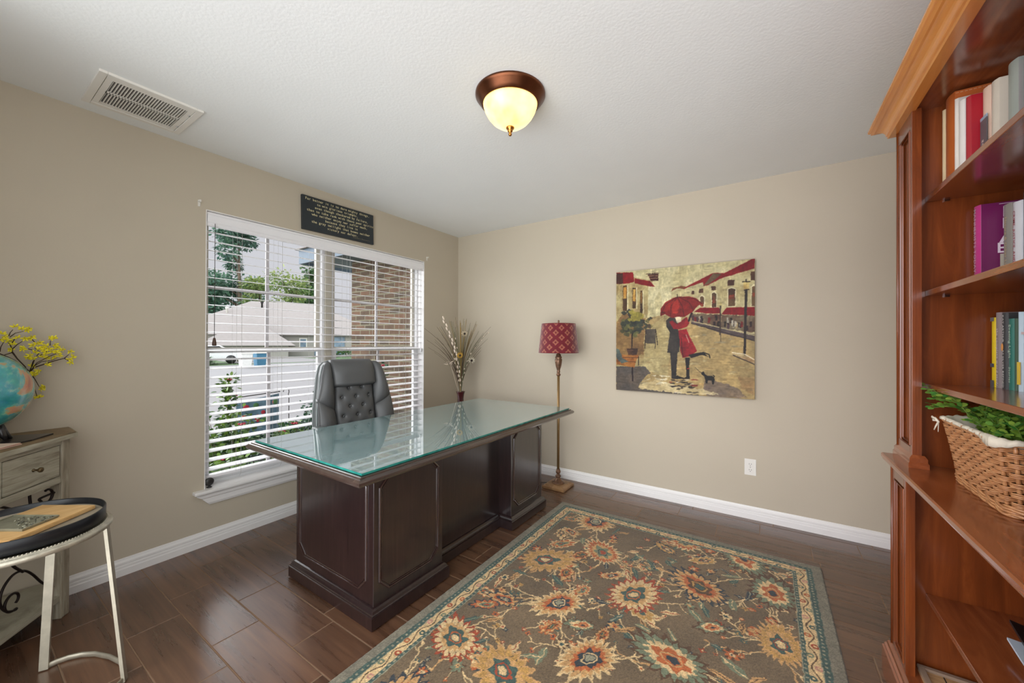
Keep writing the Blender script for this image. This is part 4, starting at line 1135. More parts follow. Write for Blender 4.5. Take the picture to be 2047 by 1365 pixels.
    for i, (px, py) in enumerate(PALS):
        palmette(px, py, rr.uniform(.10, .135), rr.uniform(0, 2*PI) if i else -2.2, SCH[i % len(SCH)] if i else SCH[0], n=rr.choice((17, 19, 23)), asp=rr.uniform(1.1, 1.35), edge=[CREAM, RUST, CREAM, NAVY, TAN, BROWN][i % 6])
    # borders
    D = np.minimum(np.minimum(X, Wd-X), np.minimum(Y, Ln-Y))
    along = np.where(np.minimum(X, Wd-X) < np.minimum(Y, Ln-Y), Y, X)
    full = (slice(0, nv), slice(0, nu))
    Dw = D+wx*.35
    paint(full, Dw < .140, PALE); paint(full, Dw < .136, TEAL)
    bead = (np.abs(((along*42) % 1)-.5) < .2) & (np.abs(Dw-.1285) < .004); paint(full, bead, PALE)
    paint(full, Dw < .121, CREAM)
    vine = .099+.011*np.sin(along*2*PI/.13); paint(full, np.abs(Dw-vine) < .0028, BROWN)
    ph = (along/.065) % 1; kk = np.floor(along/.065).astype(int)
    fl = np.hypot((ph-.5)*.065, Dw-(.099-.011*np.sin((kk+.5)*.065*2*PI/.13)))
    for q, c in enumerate((ORG, TEAL, (196, 140, 120), SAGE, RUST)):
        paint(full, (fl < .0135) & (kk % 5 == q) & (Dw < .12), c)
    paint(full, (fl < .0055) & (Dw < .12), CREAM)
    paint(full, Dw < .078, PALE); paint(full, Dw < .074, TEAL)
    bead = (np.abs(((along*42) % 1)-.5) < .2) & (np.abs(Dw-.0615) < .004); paint(full, bead, PALE)
    paint(full, Dw < .048, (128, 122, 104)); paint(full, (Dw < .006), (92, 84, 68))
    g = np.where(Dw < .048, .88+.22*n1, .95+.1*n1)[..., None]; C *= g
    C *= (.84+.32*n3)[..., None]
    C = np.clip(C*1.0, 0, 1)
    zz = .0115+.0012*(n2-.5)+.0009*(n3-.5)
    edge = np.clip(D/.006, 0, 1); zz = zz*np.sqrt(edge)+.0003
    mt = attr_mat('wool_pile', .95, .12, bm=.5, bs=600, sheen=.25, bd=.002)
    def pos(U, V): return x0+U*Wd, y0+V*Ln, zz
    o = grid_obj('area_rug', nu, nv, pos, C, mt)
    tag(o, 'brown floral area rug with a teal and cream border on the tile floor', 'rug')
make_rug()

# ---------------------------------------------------------------- bookcase
BX = 3.303; BYF = 2.012; BYN = .92        # upper front face, far end, near end
def make_bookcase():
    t = thing('bookcase', 'tall cherry wood bookcase with crown moulding on the right', 'bookcase', (BX, BYN, 0))
    X = lambda x: x-BX
    Y = lambda y: y-BYN
    back = 3.652
    P = .177
    # upper and lower side panels
    for (ya, yb) in ((1.897, BYF), (BYN, 1.035)):
        bm = BM(); box(bm, X(BX)+.022, X(back), Y(ya), Y(yb), .841, 2.07); obj('side_panel', bm, m_cherry, t)
        bm = BM(); box(bm, X(BX)+.006, X(back), Y(ya), Y(yb), .06, .823); obj('side_panel', bm, m_cherry, t)
    # pilasters with a recessed moulded panel
    def pilaster(xf, y0, y1, z0, z1, nm):
        bm = BM(); d = .024; w = .026
        box(bm, xf+.010, xf+d, y0, y1, z0, z1)
        for a, b, c, e in ((y0, y0+.016, z0, z1), (y1-w-.012, y1, z0, z1), (y0+.016, y1-w-.012, z0, z0+.055), (y0+.016, y1-w-.012, z1-.06, z1)):
            box(bm, xf, xf+.012, a, b, c, e, .0015)
        pl = [(y0+.020, z0+.060), (y1-w-.017, z0+.060), (y1-w-.017, z1-.065), (y0+.020, z1-.065)]
        tube(bm, [(xf+.002, a, z) for a, z in pl], .0055, 8, closed=True, smooth=False)
        pl = [(y0+.027, z0+.067), (y1-w-.024, z0+.067), (y1-w-.024, z1-.072), (y0+.027, z1-.072)]
        tube(bm, [(xf+.006, a, z) for a, z in pl], .004, 8, closed=True, smooth=False)
        tube(bm, [(xf+.001, y1-.010, z0+.003), (xf+.001, y1-.010, z1-.003)], .005, 8)
        return obj(nm, bm, m_cherry, t)
    for (ya, yb) in ((1.835, BYF), (BYN, 1.097)):
        pilaster(0, Y(ya), Y(yb), .853, 2.055, 'pilaster')
        pilaster(-.016, Y(ya), Y(yb), .10, .823, 'pilaster')
        bm = BM(); rect_loft(bm, 0, .03, Y(ya), Y(yb), [(.010, .8412), (.010, .857), (.007, .861), (.007, .873), (.003, .880), (0, .884)]); obj('pilaster_foot', bm, m_cherry_h, t)
    # counter, shelves, top
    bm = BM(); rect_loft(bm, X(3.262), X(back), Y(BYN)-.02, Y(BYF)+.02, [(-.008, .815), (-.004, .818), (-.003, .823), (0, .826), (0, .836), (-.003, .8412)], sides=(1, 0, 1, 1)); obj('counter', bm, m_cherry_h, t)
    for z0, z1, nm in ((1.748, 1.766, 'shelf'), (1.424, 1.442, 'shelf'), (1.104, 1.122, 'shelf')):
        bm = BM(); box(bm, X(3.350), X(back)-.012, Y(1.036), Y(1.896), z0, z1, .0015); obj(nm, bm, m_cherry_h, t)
        bm = BM()
        for yy in (1.896, 1.036):
            for xx in (3.40, 3.60): box(bm, X(xx)-.006, X(xx)+.006, Y(yy)-(.008 if yy > 1.5 else 0), Y(yy)+(0 if yy > 1.5 else .008), z0-.006, z0-.0005)
        obj('shelf_pin', bm, m_chrome, t)
    bm = BM(); box(bm, X(3.350), X(back)-.012, Y(1.036), Y(1.896), .382, .400, .0015); obj('shelf', bm, m_cherry_h, t)
    bm = BM(); box(bm, X(back)-.012, X(back), Y(1.035), Y(1.897), .06, 2.07); obj('back_panel', bm, m_cherry, t)
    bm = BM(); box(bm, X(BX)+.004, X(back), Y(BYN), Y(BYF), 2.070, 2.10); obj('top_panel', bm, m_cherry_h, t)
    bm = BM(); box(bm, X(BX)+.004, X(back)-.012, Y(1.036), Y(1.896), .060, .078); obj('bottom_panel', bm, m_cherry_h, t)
    cp = [(0, 2.050), (.020, 2.050), (.0235, 2.054), (.020, 2.058), (.026, 2.061)]
    for k in range(9):
        a = k/8*PI/2; cp.append((.026+.030*(1-math.cos(a)), 2.062+.028*math.sin(a)))
    cp += [(.060, 2.092), (.064, 2.094), (.060, 2.098), (.066, 2.100), (.071, 2.105), (.071, 2.112), (.06, 2.116), (0, 2.116)]
    # crown: three sided moulding, open above the shelves
    bm = BM()
    y0, y1, xb = Y(BYN), Y(BYF), X(back)
    rings = []
    for (cxx, cyy, sx, sy) in ((xb, y1, 0, 1), (0, y1, -1, 1), (0, y0, -1, -1), (xb, y0, 0, -1)):
        rings.append([(cxx+sx*o, cyy+sy*o, z) for o, z in cp] + [(cxx+.01*(-sx if sx else 0), cyy-sy*.01, 2.116), (cxx+.01*(-sx if sx else 0), cyy-sy*.01, 2.05)])
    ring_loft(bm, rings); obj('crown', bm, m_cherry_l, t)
    bm = BM(); rect_loft(bm, X(BX)-.016, xb, y0, y1, [(.022, 0), (.022, .100), (.017, .106), (.017, .112), (.011, .120), (.009, .128), (.003, .134), (0, .136)], sides=(1, 0, 1, 1))
    obj('plinth', bm, m_cherry_h, t)
make_bookcase()

def book(kind, label, xf_, y0, y1, z, h, depth, cover, pages=None, group=None, title=None, tcol=None, tsize=.018, spine=None, extra=None, name='book', round_spine=False):
    t = thing(name, label, 'book', (xf_, (y0+y1)/2, z), group=group)
    w = (y1-y0)/2; c = .0022
    mc = plain(label[:20]+'_cover', cover, .38, var=.05, vs=10, coat=.2)
    bm = BM()
    if spine is not None: ms = plain(label[:20]+'_spine', spine, .38, var=.05, coat=.2)
    else: ms = mc
    box(bm, .0064, depth, -w-.0003, -w+c, 0, h, .0005); box(bm, .0064, depth, w-c, w+.0003, 0, h, .0005)
    rings = []
    for zz in (0, h): rings.append([(.006-.006*math.sin(PI*k/8), -w+2*w*k/8, zz) for k in range(9)] + [(.009-.006*math.sin(PI*k/8), -w+2*w*k/8, zz) for k in range(8, -1, -1)])
    vs = ring_loft(bm, rings, mi=1)
    obj('cover', bm, [mc, ms], t)
    bm = BM(); box(bm, .008, depth-.004, -w+c, w-c, .003, h-.004); obj('pages', bm, m_pages, t)
    if title:
        mi_ = plain(label[:20]+'_ink', tcol, .5)
        for (s, zc, sz, dy) in title:
            bm = BM(); text_into(bm, s, sz, basis((-.0006, dy, zc), (0, 0, -1), (0, -1, 0)), bold=.01)
            obj('title', bm, mi_, t, normals=False)
    if extra: extra(t, w, h)
    return t
m_pages = plain('book_pages', hx(222, 214, 196), .8, var=.08, vs=200, stretch=(1, 60, 1))
def make_books():
    G1, G2, G3 = 'books on the top shelf', 'books on the second shelf', 'books on the third shelf'
    zt = 1.7662
    def bar(t, h0, h1, w, col, nm='band'):
        bm = BM(); box(bm, -.0009, .0008, -w+.001, w-.001, h0, h1); return obj(nm, bm, plain(nm+str(h0)[:4]+t['label'][:8], col, .4), t)
    book('b', 'thin cream book at the far end of the top shelf', 3.387, 1.871, 1.891, zt, .280, .20, hx(226, 204, 160), group=G1)
    def album(t, w, h):
        bm = BM(); box(bm, .12, .255, -w-.0008, -w+.0004, .001, h-.001); obj('leather_panel', bm, plain('album_dark_leather', hx(66, 26, 22), .4), t)
        bm = BM()
        for k in range(26): box(bm, .008+.0095*k, .014+.0095*k, -w-.0014, -w, h-.007, h-.006)
        for k in range(30): box(bm, .1165, .1175, -w-.0014, -w, .01+.0093*k, .016+.0093*k)
        obj('stitching', bm, plain('album_stitch', hx(220, 190, 150), .7), t)
    book('b', 'tall orange tan leather album with dark panel on the top shelf', 3.385, 1.792, 1.866, zt, .296, .258, hx(196, 104, 48), group=G1, extra=album, name='photo_album')
    def the(t, w, h):
        bm = BM(); text_into(bm, 'the', .052, basis((.068, -w-.0006, h-.040), (1, 0, 0), (0, 0, 1)), bold=.03); obj('title', bm, plain('red_script', hx(160, 30, 44), .5), t, normals=False)
    book('b', 'large white book with a red title on its cover on the top shelf', 3.388, 1.776, 1.789, zt, .266, .245, hx(214, 208, 196), group=G1, extra=the)
    book('b', 'slim white spined book beside the red book on the top shelf', 3.390, 1.738, 1.772, zt, .243, .19, hx(228, 224, 216), group=G1)
    book('b', 'bright red hardback on the top shelf', 3.394, 1.706, 1.733, zt, .235, .18, hx(168, 24, 40), group=G1)
    def photo(t, w, h):
        bar(t, .02, h*.62, w, hx(92, 92, 96), 'photograph_band'); bar(t, h*.62, h*.66, w, hx(150, 176, 196), 'blue_band')
        bm = BM(); text_into(bm, 'Tulips', .024, basis((-.0012, w*.45, h*.24), (0, 0, 1), (0, -1, 0)), bold=.01); obj('title', bm, m_white_pl, t, normals=False)
    book('b', 'book with a peach and grey photograph spine on the top shelf', 3.417, 1.659, 1.701, zt, .232, .19, hx(222, 190, 168), group=G1, extra=photo)
    book('b', 'pale beige hardback with dark pages edge on the top shelf', 3.419, 1.616, 1.655, zt, .226, .19, hx(206, 196, 178), group=G1)
    book('b', 'grey green hardback with a dark back cover on the top shelf', 3.432, 1.556, 1.606, zt, .240, .19, hx(150, 156, 148), group=G1, spine=hx(156, 164, 154))
    book('b', 'magenta book nearest the camera on the top shelf', 3.439, 1.500, 1.550, zt, .222, .19, hx(206, 40, 130), group=G1)
    zm = 1.4422
    def milan(t, w, h):
        mw = plain('milan_white', hx(228, 214, 222), .5)
        bm = BM()
        for s, z, sz in (('M', .216, .046), ('IL', .180, .046), ('A', .136, .060), ('EN', .104, .044)):
            text_into(bm, s, sz, basis((.068, -w-.0007, z), (1, 0, 0), (0, 0, 1)), bold=.015)
        obj('title', bm, mw, t, normals=False)
        bm = BM(); box(bm, .044, .10, -w-.0008, -w, .256, .2575); obj('title_rule', bm, mw, t)
        bm = BM(); text_into(bm, 'Avian', .022, basis((.068, -w-.0007, .010), (1, 0, 0), (0, 0, 1)), bold=.01); obj('subtitle', bm, mw, t, normals=False)
        bm = BM(); box(bm, .046, .107, -w-.0007, -w+.0003, .030, .100); obj('picture_panel', bm, plain('stone_panel', hx(186, 178, 160), .5), t)
        bm = BM()
        ball(bm, (.072, -w-.0012, .066), .017, 14, 8, s=(1, .05, .62), M=Matrix.Translation((.072, 0, .066)) @ Matrix.Rotation(math.radians(-42), 4, 'Y') @ Matrix.Translation((-.072, 0, -.066)))
        tube(bm, [(.064, -w-.001, .060), (.050, -w-.001, .046), (.040, -w-.001, .040)], [.006, .004, .001], 6, flat=(1, .1))
        obj('parrot', bm, plain('parrot_green', hx(64, 140, 76), .5, var=.3, vs=60), t)
    book('b', 'purple book with a parrot on its cover and a pink spine', 3.456, 1.846, 1.890, zm, .262, .17, hx(112, 26, 84), group=G2, spine=hx(206, 66, 140), title=[('MANNERISTS TODAY', .150, .020, .006)], tcol=hx(238, 214, 228),
         extra=lambda t, w, h: (milan(t, w, h), bar(t, .034, .037, w, hx(240, 220, 230))))
    book('b', 'grey book with faint gold spine lettering on the second shelf', 3.500, 1.790, 1.833, zm, .243, .14, hx(150, 146, 136), group=G2, title=[('Nature & Other Life', .125, .017, 0)], tcol=hx(206, 188, 140))
    book('b', 'white book with red spine lettering on the second shelf', 3.502, 1.740, 1.786, zm, .235, .14, hx(226, 228, 230), group=G2, title=[('CRIME, JUSTICE, AND SOCIETY', .10, .015, .006)], tcol=hx(170, 50, 60))
    book('b', 'dark patterned book nearest the camera on the second shelf', 3.504, 1.690, 1.736, zm, .252, .14, hx(60, 66, 62), group=G2, title=[('HUNTERS', .16, .018, 0)], tcol=hx(190, 180, 150))
    zl = 1.1222
    book('b', 'yellow and black spined book at the far end of the third shelf', 3.494, 1.864, 1.884, zl, .222, .14, hx(226, 196, 32), group=G3,
         extra=lambda t, w, h: (bar(t, 0, .022, w, hx(96, 96, 92)), bar(t, .064, .075, w, hx(70, 76, 92), 'blue_band'), bar(t, h-.012, h, w, hx(120, 118, 112), 'grey_band')))
    book('b', 'silver grey book with white lettering on the third shelf', 3.494, 1.829, 1.860, zl, .236, .14, hx(146, 134, 132), group=G3, title=[('the complete word study', .095, .016, 0)], tcol=hx(226, 216, 220))
    def flame(t, w, h):
        bm = BM(); ball(bm, (-.001, 0, .128), .009, 10, 8, s=(.1, .8, 1.3)); obj('flame', bm, plain('flame_orange', hx(232, 160, 84), .5), t)
    book('b', 'black book titled in white with a flame on the spine on the third shelf', 3.495, 1.796, 1.826, zl, .232, .14, hx(62, 62, 62), group=G3, title=[('AS SILVER REFINED', .062, .0125, 0), ('KAY ARTHUR', .184, .0125, 0)], tcol=hx(226, 226, 220), extra=flame)
    book('b', 'teal marbled book on the third shelf', 3.497, 1.763, 1.792, zl, .213, .14, hx(42, 112, 98), group=G3, title=[('Evening Light', .145, .017, .002), ('Stories', .045, .015, .002)], tcol=hx(190, 214, 190))
    book('b', 'dark green book between the teal and pale blue books on the third shelf', 3.499, 1.745, 1.760, zl, .212, .14, hx(48, 74, 50), group=G3)
    book('b', 'pale blue book with a yellow lower spine on the third shelf', 3.500, 1.727, 1.743, zl, .230, .14, hx(186, 206, 216), group=G3, extra=lambda t, w, h: bar(t, .020, .085, w, hx(236, 206, 70), 'yellow_band'))
    book('b', 'crimson book nearest the camera on the third shelf', 3.501, 1.680, 1.724, zl, .215, .14, hx(176, 44, 60), group=G3, extra=lambda t, w, h: bar(t, h-.05, h-.043, w, hx(226, 200, 200)))
make_books()

# basket with foliage
def make_basket():
    y0, y1, x0, x1 = 1.425, 1.752, 3.378, 3.61
    cx, cy = (x0+x1)/2, (y0+y1)/2; zb = .8415; hgt = .186
    t = thing('wicker_basket', 'woven brown wicker basket with cloth lining on the bookcase counter', 'basket', (cx, cy, zb))
    mw = wood('wicker', hx(120, 74, 42), hx(176, 120, 74), hx(216, 166, 116), .45, stretch=(7, 7, 60), scale=5, coat=.2)
    mwd = wood('dark_wicker', hx(70, 38, 22), hx(112, 66, 40), hx(150, 98, 64), .5, stretch=(7, 7, 40), scale=5, coat=.1)
    def outline(f, s, rz):
        """f 0..1 round the rounded rectangle; s flare scale offset; returns x,y,nx,ny"""
        hx_, hy_ = (x1-x0)/2+s, (y1-y0)/2+s*1.0; r = .035
        per = [2*(hy_-r), PI/2*r, 2*(hx_-r), PI/2*r]*2; L = sum(per); d = f*L
        corners = [(-1, -1), (-1, 1), (1, 1), (1, -1)]
        k = 0
        while d > per[k]: d -= per[k]; k = (k+1) % 8
        if k == 0: return -hx_, -(hy_-r)+d, -1, 0
        if k == 1: a = PI-d/r; return -(hx_-r)+r*math.cos(a), (hy_-r)+r*math.sin(a), math.cos(a), math.sin(a)
        if k == 2: return -(hx_-r)+d, hy_, 0, 1
        if k == 3: a = PI/2-d/r; return (hx_-r)+r*math.cos(a), (hy_-r)+r*math.sin(a), math.cos(a), math.sin(a)
        if k == 4: return hx_, (hy_-r)-d, 1, 0
        if k == 5: a = -d/r; return (hx_-r)+r*math.cos(a), -(hy_-r)+r*math.sin(a), math.cos(a), math.sin(a)
        if k == 6: return (hx_-r)-d, -hy_, 0, -1
        a = -PI/2-d/r; return -(hx_-r)+r*math.cos(a), -(hy_-r)+r*math.sin(a), math.cos(a), math.sin(a)
    flare = lambda z: .026*(z/hgt)**1.3-.004
    nst = 44
    bm = BM()
    for i in range(nst):
        pts = []
        for k in range(9):
            z = .004+(hgt-.008)*k/8; x, y, nx, ny = outline((i+.5)/nst, flare(z)-.001, 0); pts.append((x, y, z))
        tube(bm, pts, .0042, 6, mi=0)
    # weave: groups of three rods passing over two stakes
    rods = 36; npt = nst*5
    rr = random.Random(9)
    for q in range(rods):
        z = .028+(hgt-.045)*q/(rods-1); grp = q//3
        pts = []
        for j in range(npt):
            f = j/npt; s = f*nst; ph = (s/2+grp*.5) % 1.0
            o = .0072*math.tanh(3*math.sin(2*PI*ph)) + rr.uniform(-.0003, .0003)
            x, y, nx, ny = outline(f, flare(z), 0); pts.append((x+nx*o, y+ny*o, z+rr.uniform(-.0004, .0004)))
        tube(bm, pts, .0022, 5, closed=True, mi=q % 3 == 5)
    body = obj('woven_body', bm, mw, t)
    bm = BM()
    for (zz, off, ph, rd) in ((.006, .004, 0, .0042), (.006, .004, .5, .0042), (.015, .005, 0, .0036), (.015, .005, .5, .0036), (.022, .005, 0, .0034), (.022, .005, .5, .0034)):
        pts = []
        for j in range(npt):
            f = j/npt; a = 2*PI*(f*nst/2.*.5+ph); x, y, nx, ny = outline(f, flare(zz)+off, 0)
            pts.append((x+nx*.0035*math.cos(a), y+ny*.0035*math.cos(a), zz+.003*math.sin(a)))
        tube(bm, pts, rd, 6, closed=True)
    obj('braided_foot', bm, mw, t)
    bm = BM()
    for ph in (0, .33, .66):
        pts = []
        for j in range(npt):
            f = j/npt; a = 2*PI*(f*nst/2.*.5+ph); x, y, nx, ny = outline(f, flare(hgt)+.001, 0)
            dz = .014*(abs(2*((f*2) % 1)-1)**2)
            pts.append((x+nx*.004*math.cos(a), y+ny*.004*math.cos(a), hgt-.004+dz*.0+.004*math.sin(a)))
        tube(bm, pts, .004, 6, closed=True)
    obj('braided_rim', bm, mw, t)
    bm = BM(); box(bm, -(x1-x0)/2+.01, (x1-x0)/2-.01, -(y1-y0)/2+.01, (y1-y0)/2-.01, .004, .010); obj('bottom', bm, mwd, t)
    # cloth lining folded over the rim
    ml = plain('cotton_lining', hx(206, 196, 176), .9, var=.06, vs=30, bm=.3, bs=60, bd=.004)
    bm = BM(); rings = []
    for k, (o, z) in enumerate(((-.014, .10), (-.010, .16), (-.008, hgt-.002), (-.005, hgt+.003), (.002, hgt+.005), (.0075, hgt+.002), (.009, hgt-.003))):
        rg = []
        for j in range(npt):
            f = j/npt; x, y, nx, ny = outline(f, flare(min(z, hgt))+o, 0)
            # the cloth hangs lower and thicker towards the corners
            cr = 0
            for fc in (.0, .31, .5, .81, 1.): cr = max(cr, math.exp(-((f-fc)/.035)**2))
            wv = .0016*math.sin(j*1.7)+.001*math.sin(j*.61)
            e = cr*(.003 if k >= 3 else 0); x += nx*(e+wv); y += ny*(e+wv)
            rg.append((x, y, z-(cr*.016 if k == 6 else 0)+(cr*.003 if k in (3, 4) else 0)+wv))
        rings.append(rg)
    ring_loft(bm, rings, cap=False, smooth=True); ln = obj('cloth_lining', bm, ml, t)
    ln.modifiers.new('thick', 'SOLIDIFY').thickness = .0012
    # tie bow at the far front corner
    bm = BM()
    bx, by = -(x1-x0)/2-.030, (y1-y0)/2+.012
    for s in (-1, 1):
        tube(bm, [(bx, by, hgt-.012), (bx-.012, by+s*.014, hgt-.002), (bx-.006, by+s*.022, hgt-.014), (bx, by, hgt-.012)], [.002, .004, .004, .002], 6, flat=(1, .4))
        tube(bm, [(bx, by, hgt-.012), (bx-.004, by+s*.012, hgt-.032), (bx-.006, by+s*.018, hgt-.044)], [.003, .003, .002], 6, flat=(1, .4))
    obj('tie_bow', bm, ml, t)
    # end handle on the near side
    for s in (-1,):
        bm = BM(); yy = s*((y1-y0)/2+.022)
        tube(bm, [(-.050, yy, hgt+.010), (.050, yy, hgt+.010)], .0125, 14); obj('handle', bm, mwd, t)
        bm = BM()
        for q in (-.04, .04): tube(bm, [(q, yy, hgt+.012), (q, yy-.004, hgt-.02), (q, yy+.012, hgt-.05)], .004, 8)
        obj('handle_loop', bm, mwd, t)
make_basket()
def leaf_mat(name, a, b, rough=.5, trans=.0):
    m, nt, bs = nodes(name); setp(bs, rough, 0, .4)
    oi = nt.nodes.new('ShaderNodeAttribute'); oi.attribute_name = 'Col'
    mx = nt.nodes.new('ShaderNodeMix'); mx.data_type = 'RGBA'; mx.inputs['A'].default_value = (*a, 1); mx.inputs['B'].default_value = (*b, 1)
    nt.links.new(oi.outputs['Fac'], mx.inputs['Factor']); nt.links.new(mx.outputs['Result'], bs.inputs['Base Color'])
    if trans:
        o = nt.nodes['Material Output']; tr = nt.nodes.new('ShaderNodeBsdfTranslucent'); ms = nt.nodes.new('ShaderNodeMixShader'); ms.inputs[0].default_value = trans
        nt.links.new(mx.outputs['Result'], tr.inputs['Color']); nt.links.new(bs.outputs[0], ms.inputs[1]); nt.links.new(tr.outputs[0], ms.inputs[2]); nt.links.new(ms.outputs[0], o.inputs[0])
    return m
def leaves_mesh(name, items, mat, parent=None, shape='oval', cup=.15):
    """items: (pos, dir, normal-ish, length, width, tint)"""
    vs = []; fs = []; tint = []
    if shape == 'oval': prof = [(0, 0), (.3, .42), (.62, .5), (.88, .3), (1, 0), (.88, -.3), (.62, -.5), (.3, -.42)]
    else: prof = [(0, 0), (.5, .5), (1, 0), (.5, -.5)]
    for p, d, n, L, w, t in items:
        d = d.normalized(); s = d.cross(n)
        if s.length < 1e-4: s = d.orthogonal()
        s.normalize(); nn = s.cross(d); b = len(vs)
        for u, v in prof:
            q = p+d*(u*L)+s*(v*w)+nn*(cup*abs(v)*w-.25*cup*L*u*u); vs.append((q.x, q.y, q.z)); tint.append(t)
        fs.append(tuple(range(b, b+len(prof))))
    me = bpy.data.meshes.new(name); me.from_pydata(vs, [], fs)
    a = me.color_attributes.new('Col', 'FLOAT_COLOR', 'POINT')
    arr = np.ones((len(vs), 4), np.float32); arr[:, 0] = arr[:, 1] = arr[:, 2] = tint; a.data.foreach_set('color', arr.ravel())
    me.materials.append(mat); o = bpy.data.objects.new(name, me); COL.objects.link(o)
    if parent is not None: o.parent = parent
    return o
def make_basket_plant():
    t = thing('artificial_greenery', 'bright green leafy artificial plant filling the wicker basket', 'plant', (3.494, 1.588, .98))
    rr = random.Random(23); items = []; bm = BM()
    sp = []
    for k in range(120):
        x = rr.uniform(-.105, .10); y = rr.uniform(-.165, .185); h = rr.uniform(.05, .106)
        sp.append(((x*.9, y*.9, rr.uniform(0, .03)), (x+rr.uniform(-.04, .03), y+rr.uniform(-.04, .04), h)))
    # long sprig reaching past the shelf edge to the far front
    for k in range(7):
        sp.append(((-.07, .12, .05), (-.135+rr.uniform(-.02, .01), .21+rr.uniform(-.03, .03), .10+rr.uniform(-.03, .018))))
    sp.append(((-.08, .14, .06), (-.165, .27, .142))); sp.append(((-.08, .13, .06), (-.16, .22, .132))); sp.append(((-.1, .10, .06), (-.150, .18, .125)))
    for a, b in sp:
        a = Vector(a); b = Vector(b); L = (b-a).length; n = 8; pts = []
        for i in range(n+1):
            u = i/n; pts.append(a.lerp(b, u)+Vector((0, 0, .02*math.sin(PI*u))))
        for q in pts:                      # stay under the shelf and inside the case
            if q.x+3.494 > 3.345 : q.z = min(q.z, .118)
            q.y = min(q.y, .298); q.x = min(q.x, .13)
        tube(bm, pts, .0011, 5)
        for i in range(1, n+1):
            for s in (-1, 1):
                d = (pts[i]-pts[i-1]).normalized(); sd = d.cross(Vector((0, 0, 1)))
                if sd.length < .1: sd = Vector((1, 0, 0))
                sd.normalize(); dd = (sd*s+d*.5+Vector((rr.uniform(-.4, .4), rr.uniform(-.4, .4), rr.uniform(-.1, .5)))).normalized()
                p = pts[i]
                L_ = rr.uniform(.013, .02)
                if p.z+dd.z*L_ > .119 and p.x+3.494 > 3.33: dd.z = -abs(dd.z)*.3
                if p.y+dd.y*L_ > .30: dd.y = -abs(dd.y)
                items.append((p, dd, Vector((rr.uniform(-.5, .2), rr.uniform(-.8, 0), 1)), L_, rr.uniform(.011, .016), rr.random()))
    obj('stems', bm, plain('leaf_stem', hx(96, 120, 44), .6), t)
    leaves_mesh('leaves', items, leaf_mat('plastic_leaf', hx(62, 138, 62), hx(176, 206, 84), .42, .35), t)
make_basket_plant()

def make_lower_items():
    # shallow crate in the lowest compartment
    t = thing('wooden_crate', 'shallow wooden crate with planked top in the lowest bookcase compartment', 'crate', (3.475, 1.70, .0785))
    mc = wood('pale_crate_wood', hx(150, 110, 74), hx(186, 146, 100), hx(206, 170, 122), .6, stretch=(4, 20, 20), coat=0)
    mg = plain('grey_crate_rim', hx(150, 128, 108), .6, var=.1)
    bm = BM(); box(bm, -.148, .14, -.18, .18, 0, .070, .002); obj('body', bm, mc, t)
    bm = BM()
    for (a, b, c, d) in ((-.150, .142, .166, .182), (-.150, .142, -.182, -.166), (-.150, -.134, -.166, .166), (.126, .142, -.166, .166)): box(bm, a, b, c, d, .070, .080, .001)
    obj('rim', bm, mg, t)
    bm = BM()
    for x in (-.09, -.04, .01, .06): box(bm, x-.0015, x+.0015, -.165, .165, .0700, .0708)
    box(bm, -.13, .12, .05, .053, .0700, .0708)
    obj('plank_joints', bm, m_slot, t)
    # magazine and black folder on the lower shelf
    def curled(name, label, cat, x0, x1, y0, y1, z, thick, lift, mat, power=2.):
        bm = BM(); n = 14; rings = []
        for i in range(n+1):
            u = i/n; y = y0+(y1-y0)*u; dz = lift*u**power
            rings.append([(x0, y, z+dz), (x1, y, z+dz*.35), (x1, y, z+dz*.35+thick), (x0, y, z+dz+thick)])
        ring_loft(bm, rings, smooth=False); o = obj(name, bm, mat); tag(o, label, cat); return o
    curled('magazine', 'pale blue white magazine with curled cover on the lower shelf', 'magazine', 3.452, 3.62, 1.30, 1.66, .4008, .006, .035, plain('magazine_paper', hx(196, 208, 220), .35, var=.08, vs=9))
    curled('folder', 'glossy black folder lying on the magazine on the lower shelf', 'folder', 3.470, 3.625, 1.30, 1.70, .4085, .008, .058, plain('black_folder', hx(20, 22, 24), .25, var=.1))
make_lower_items()

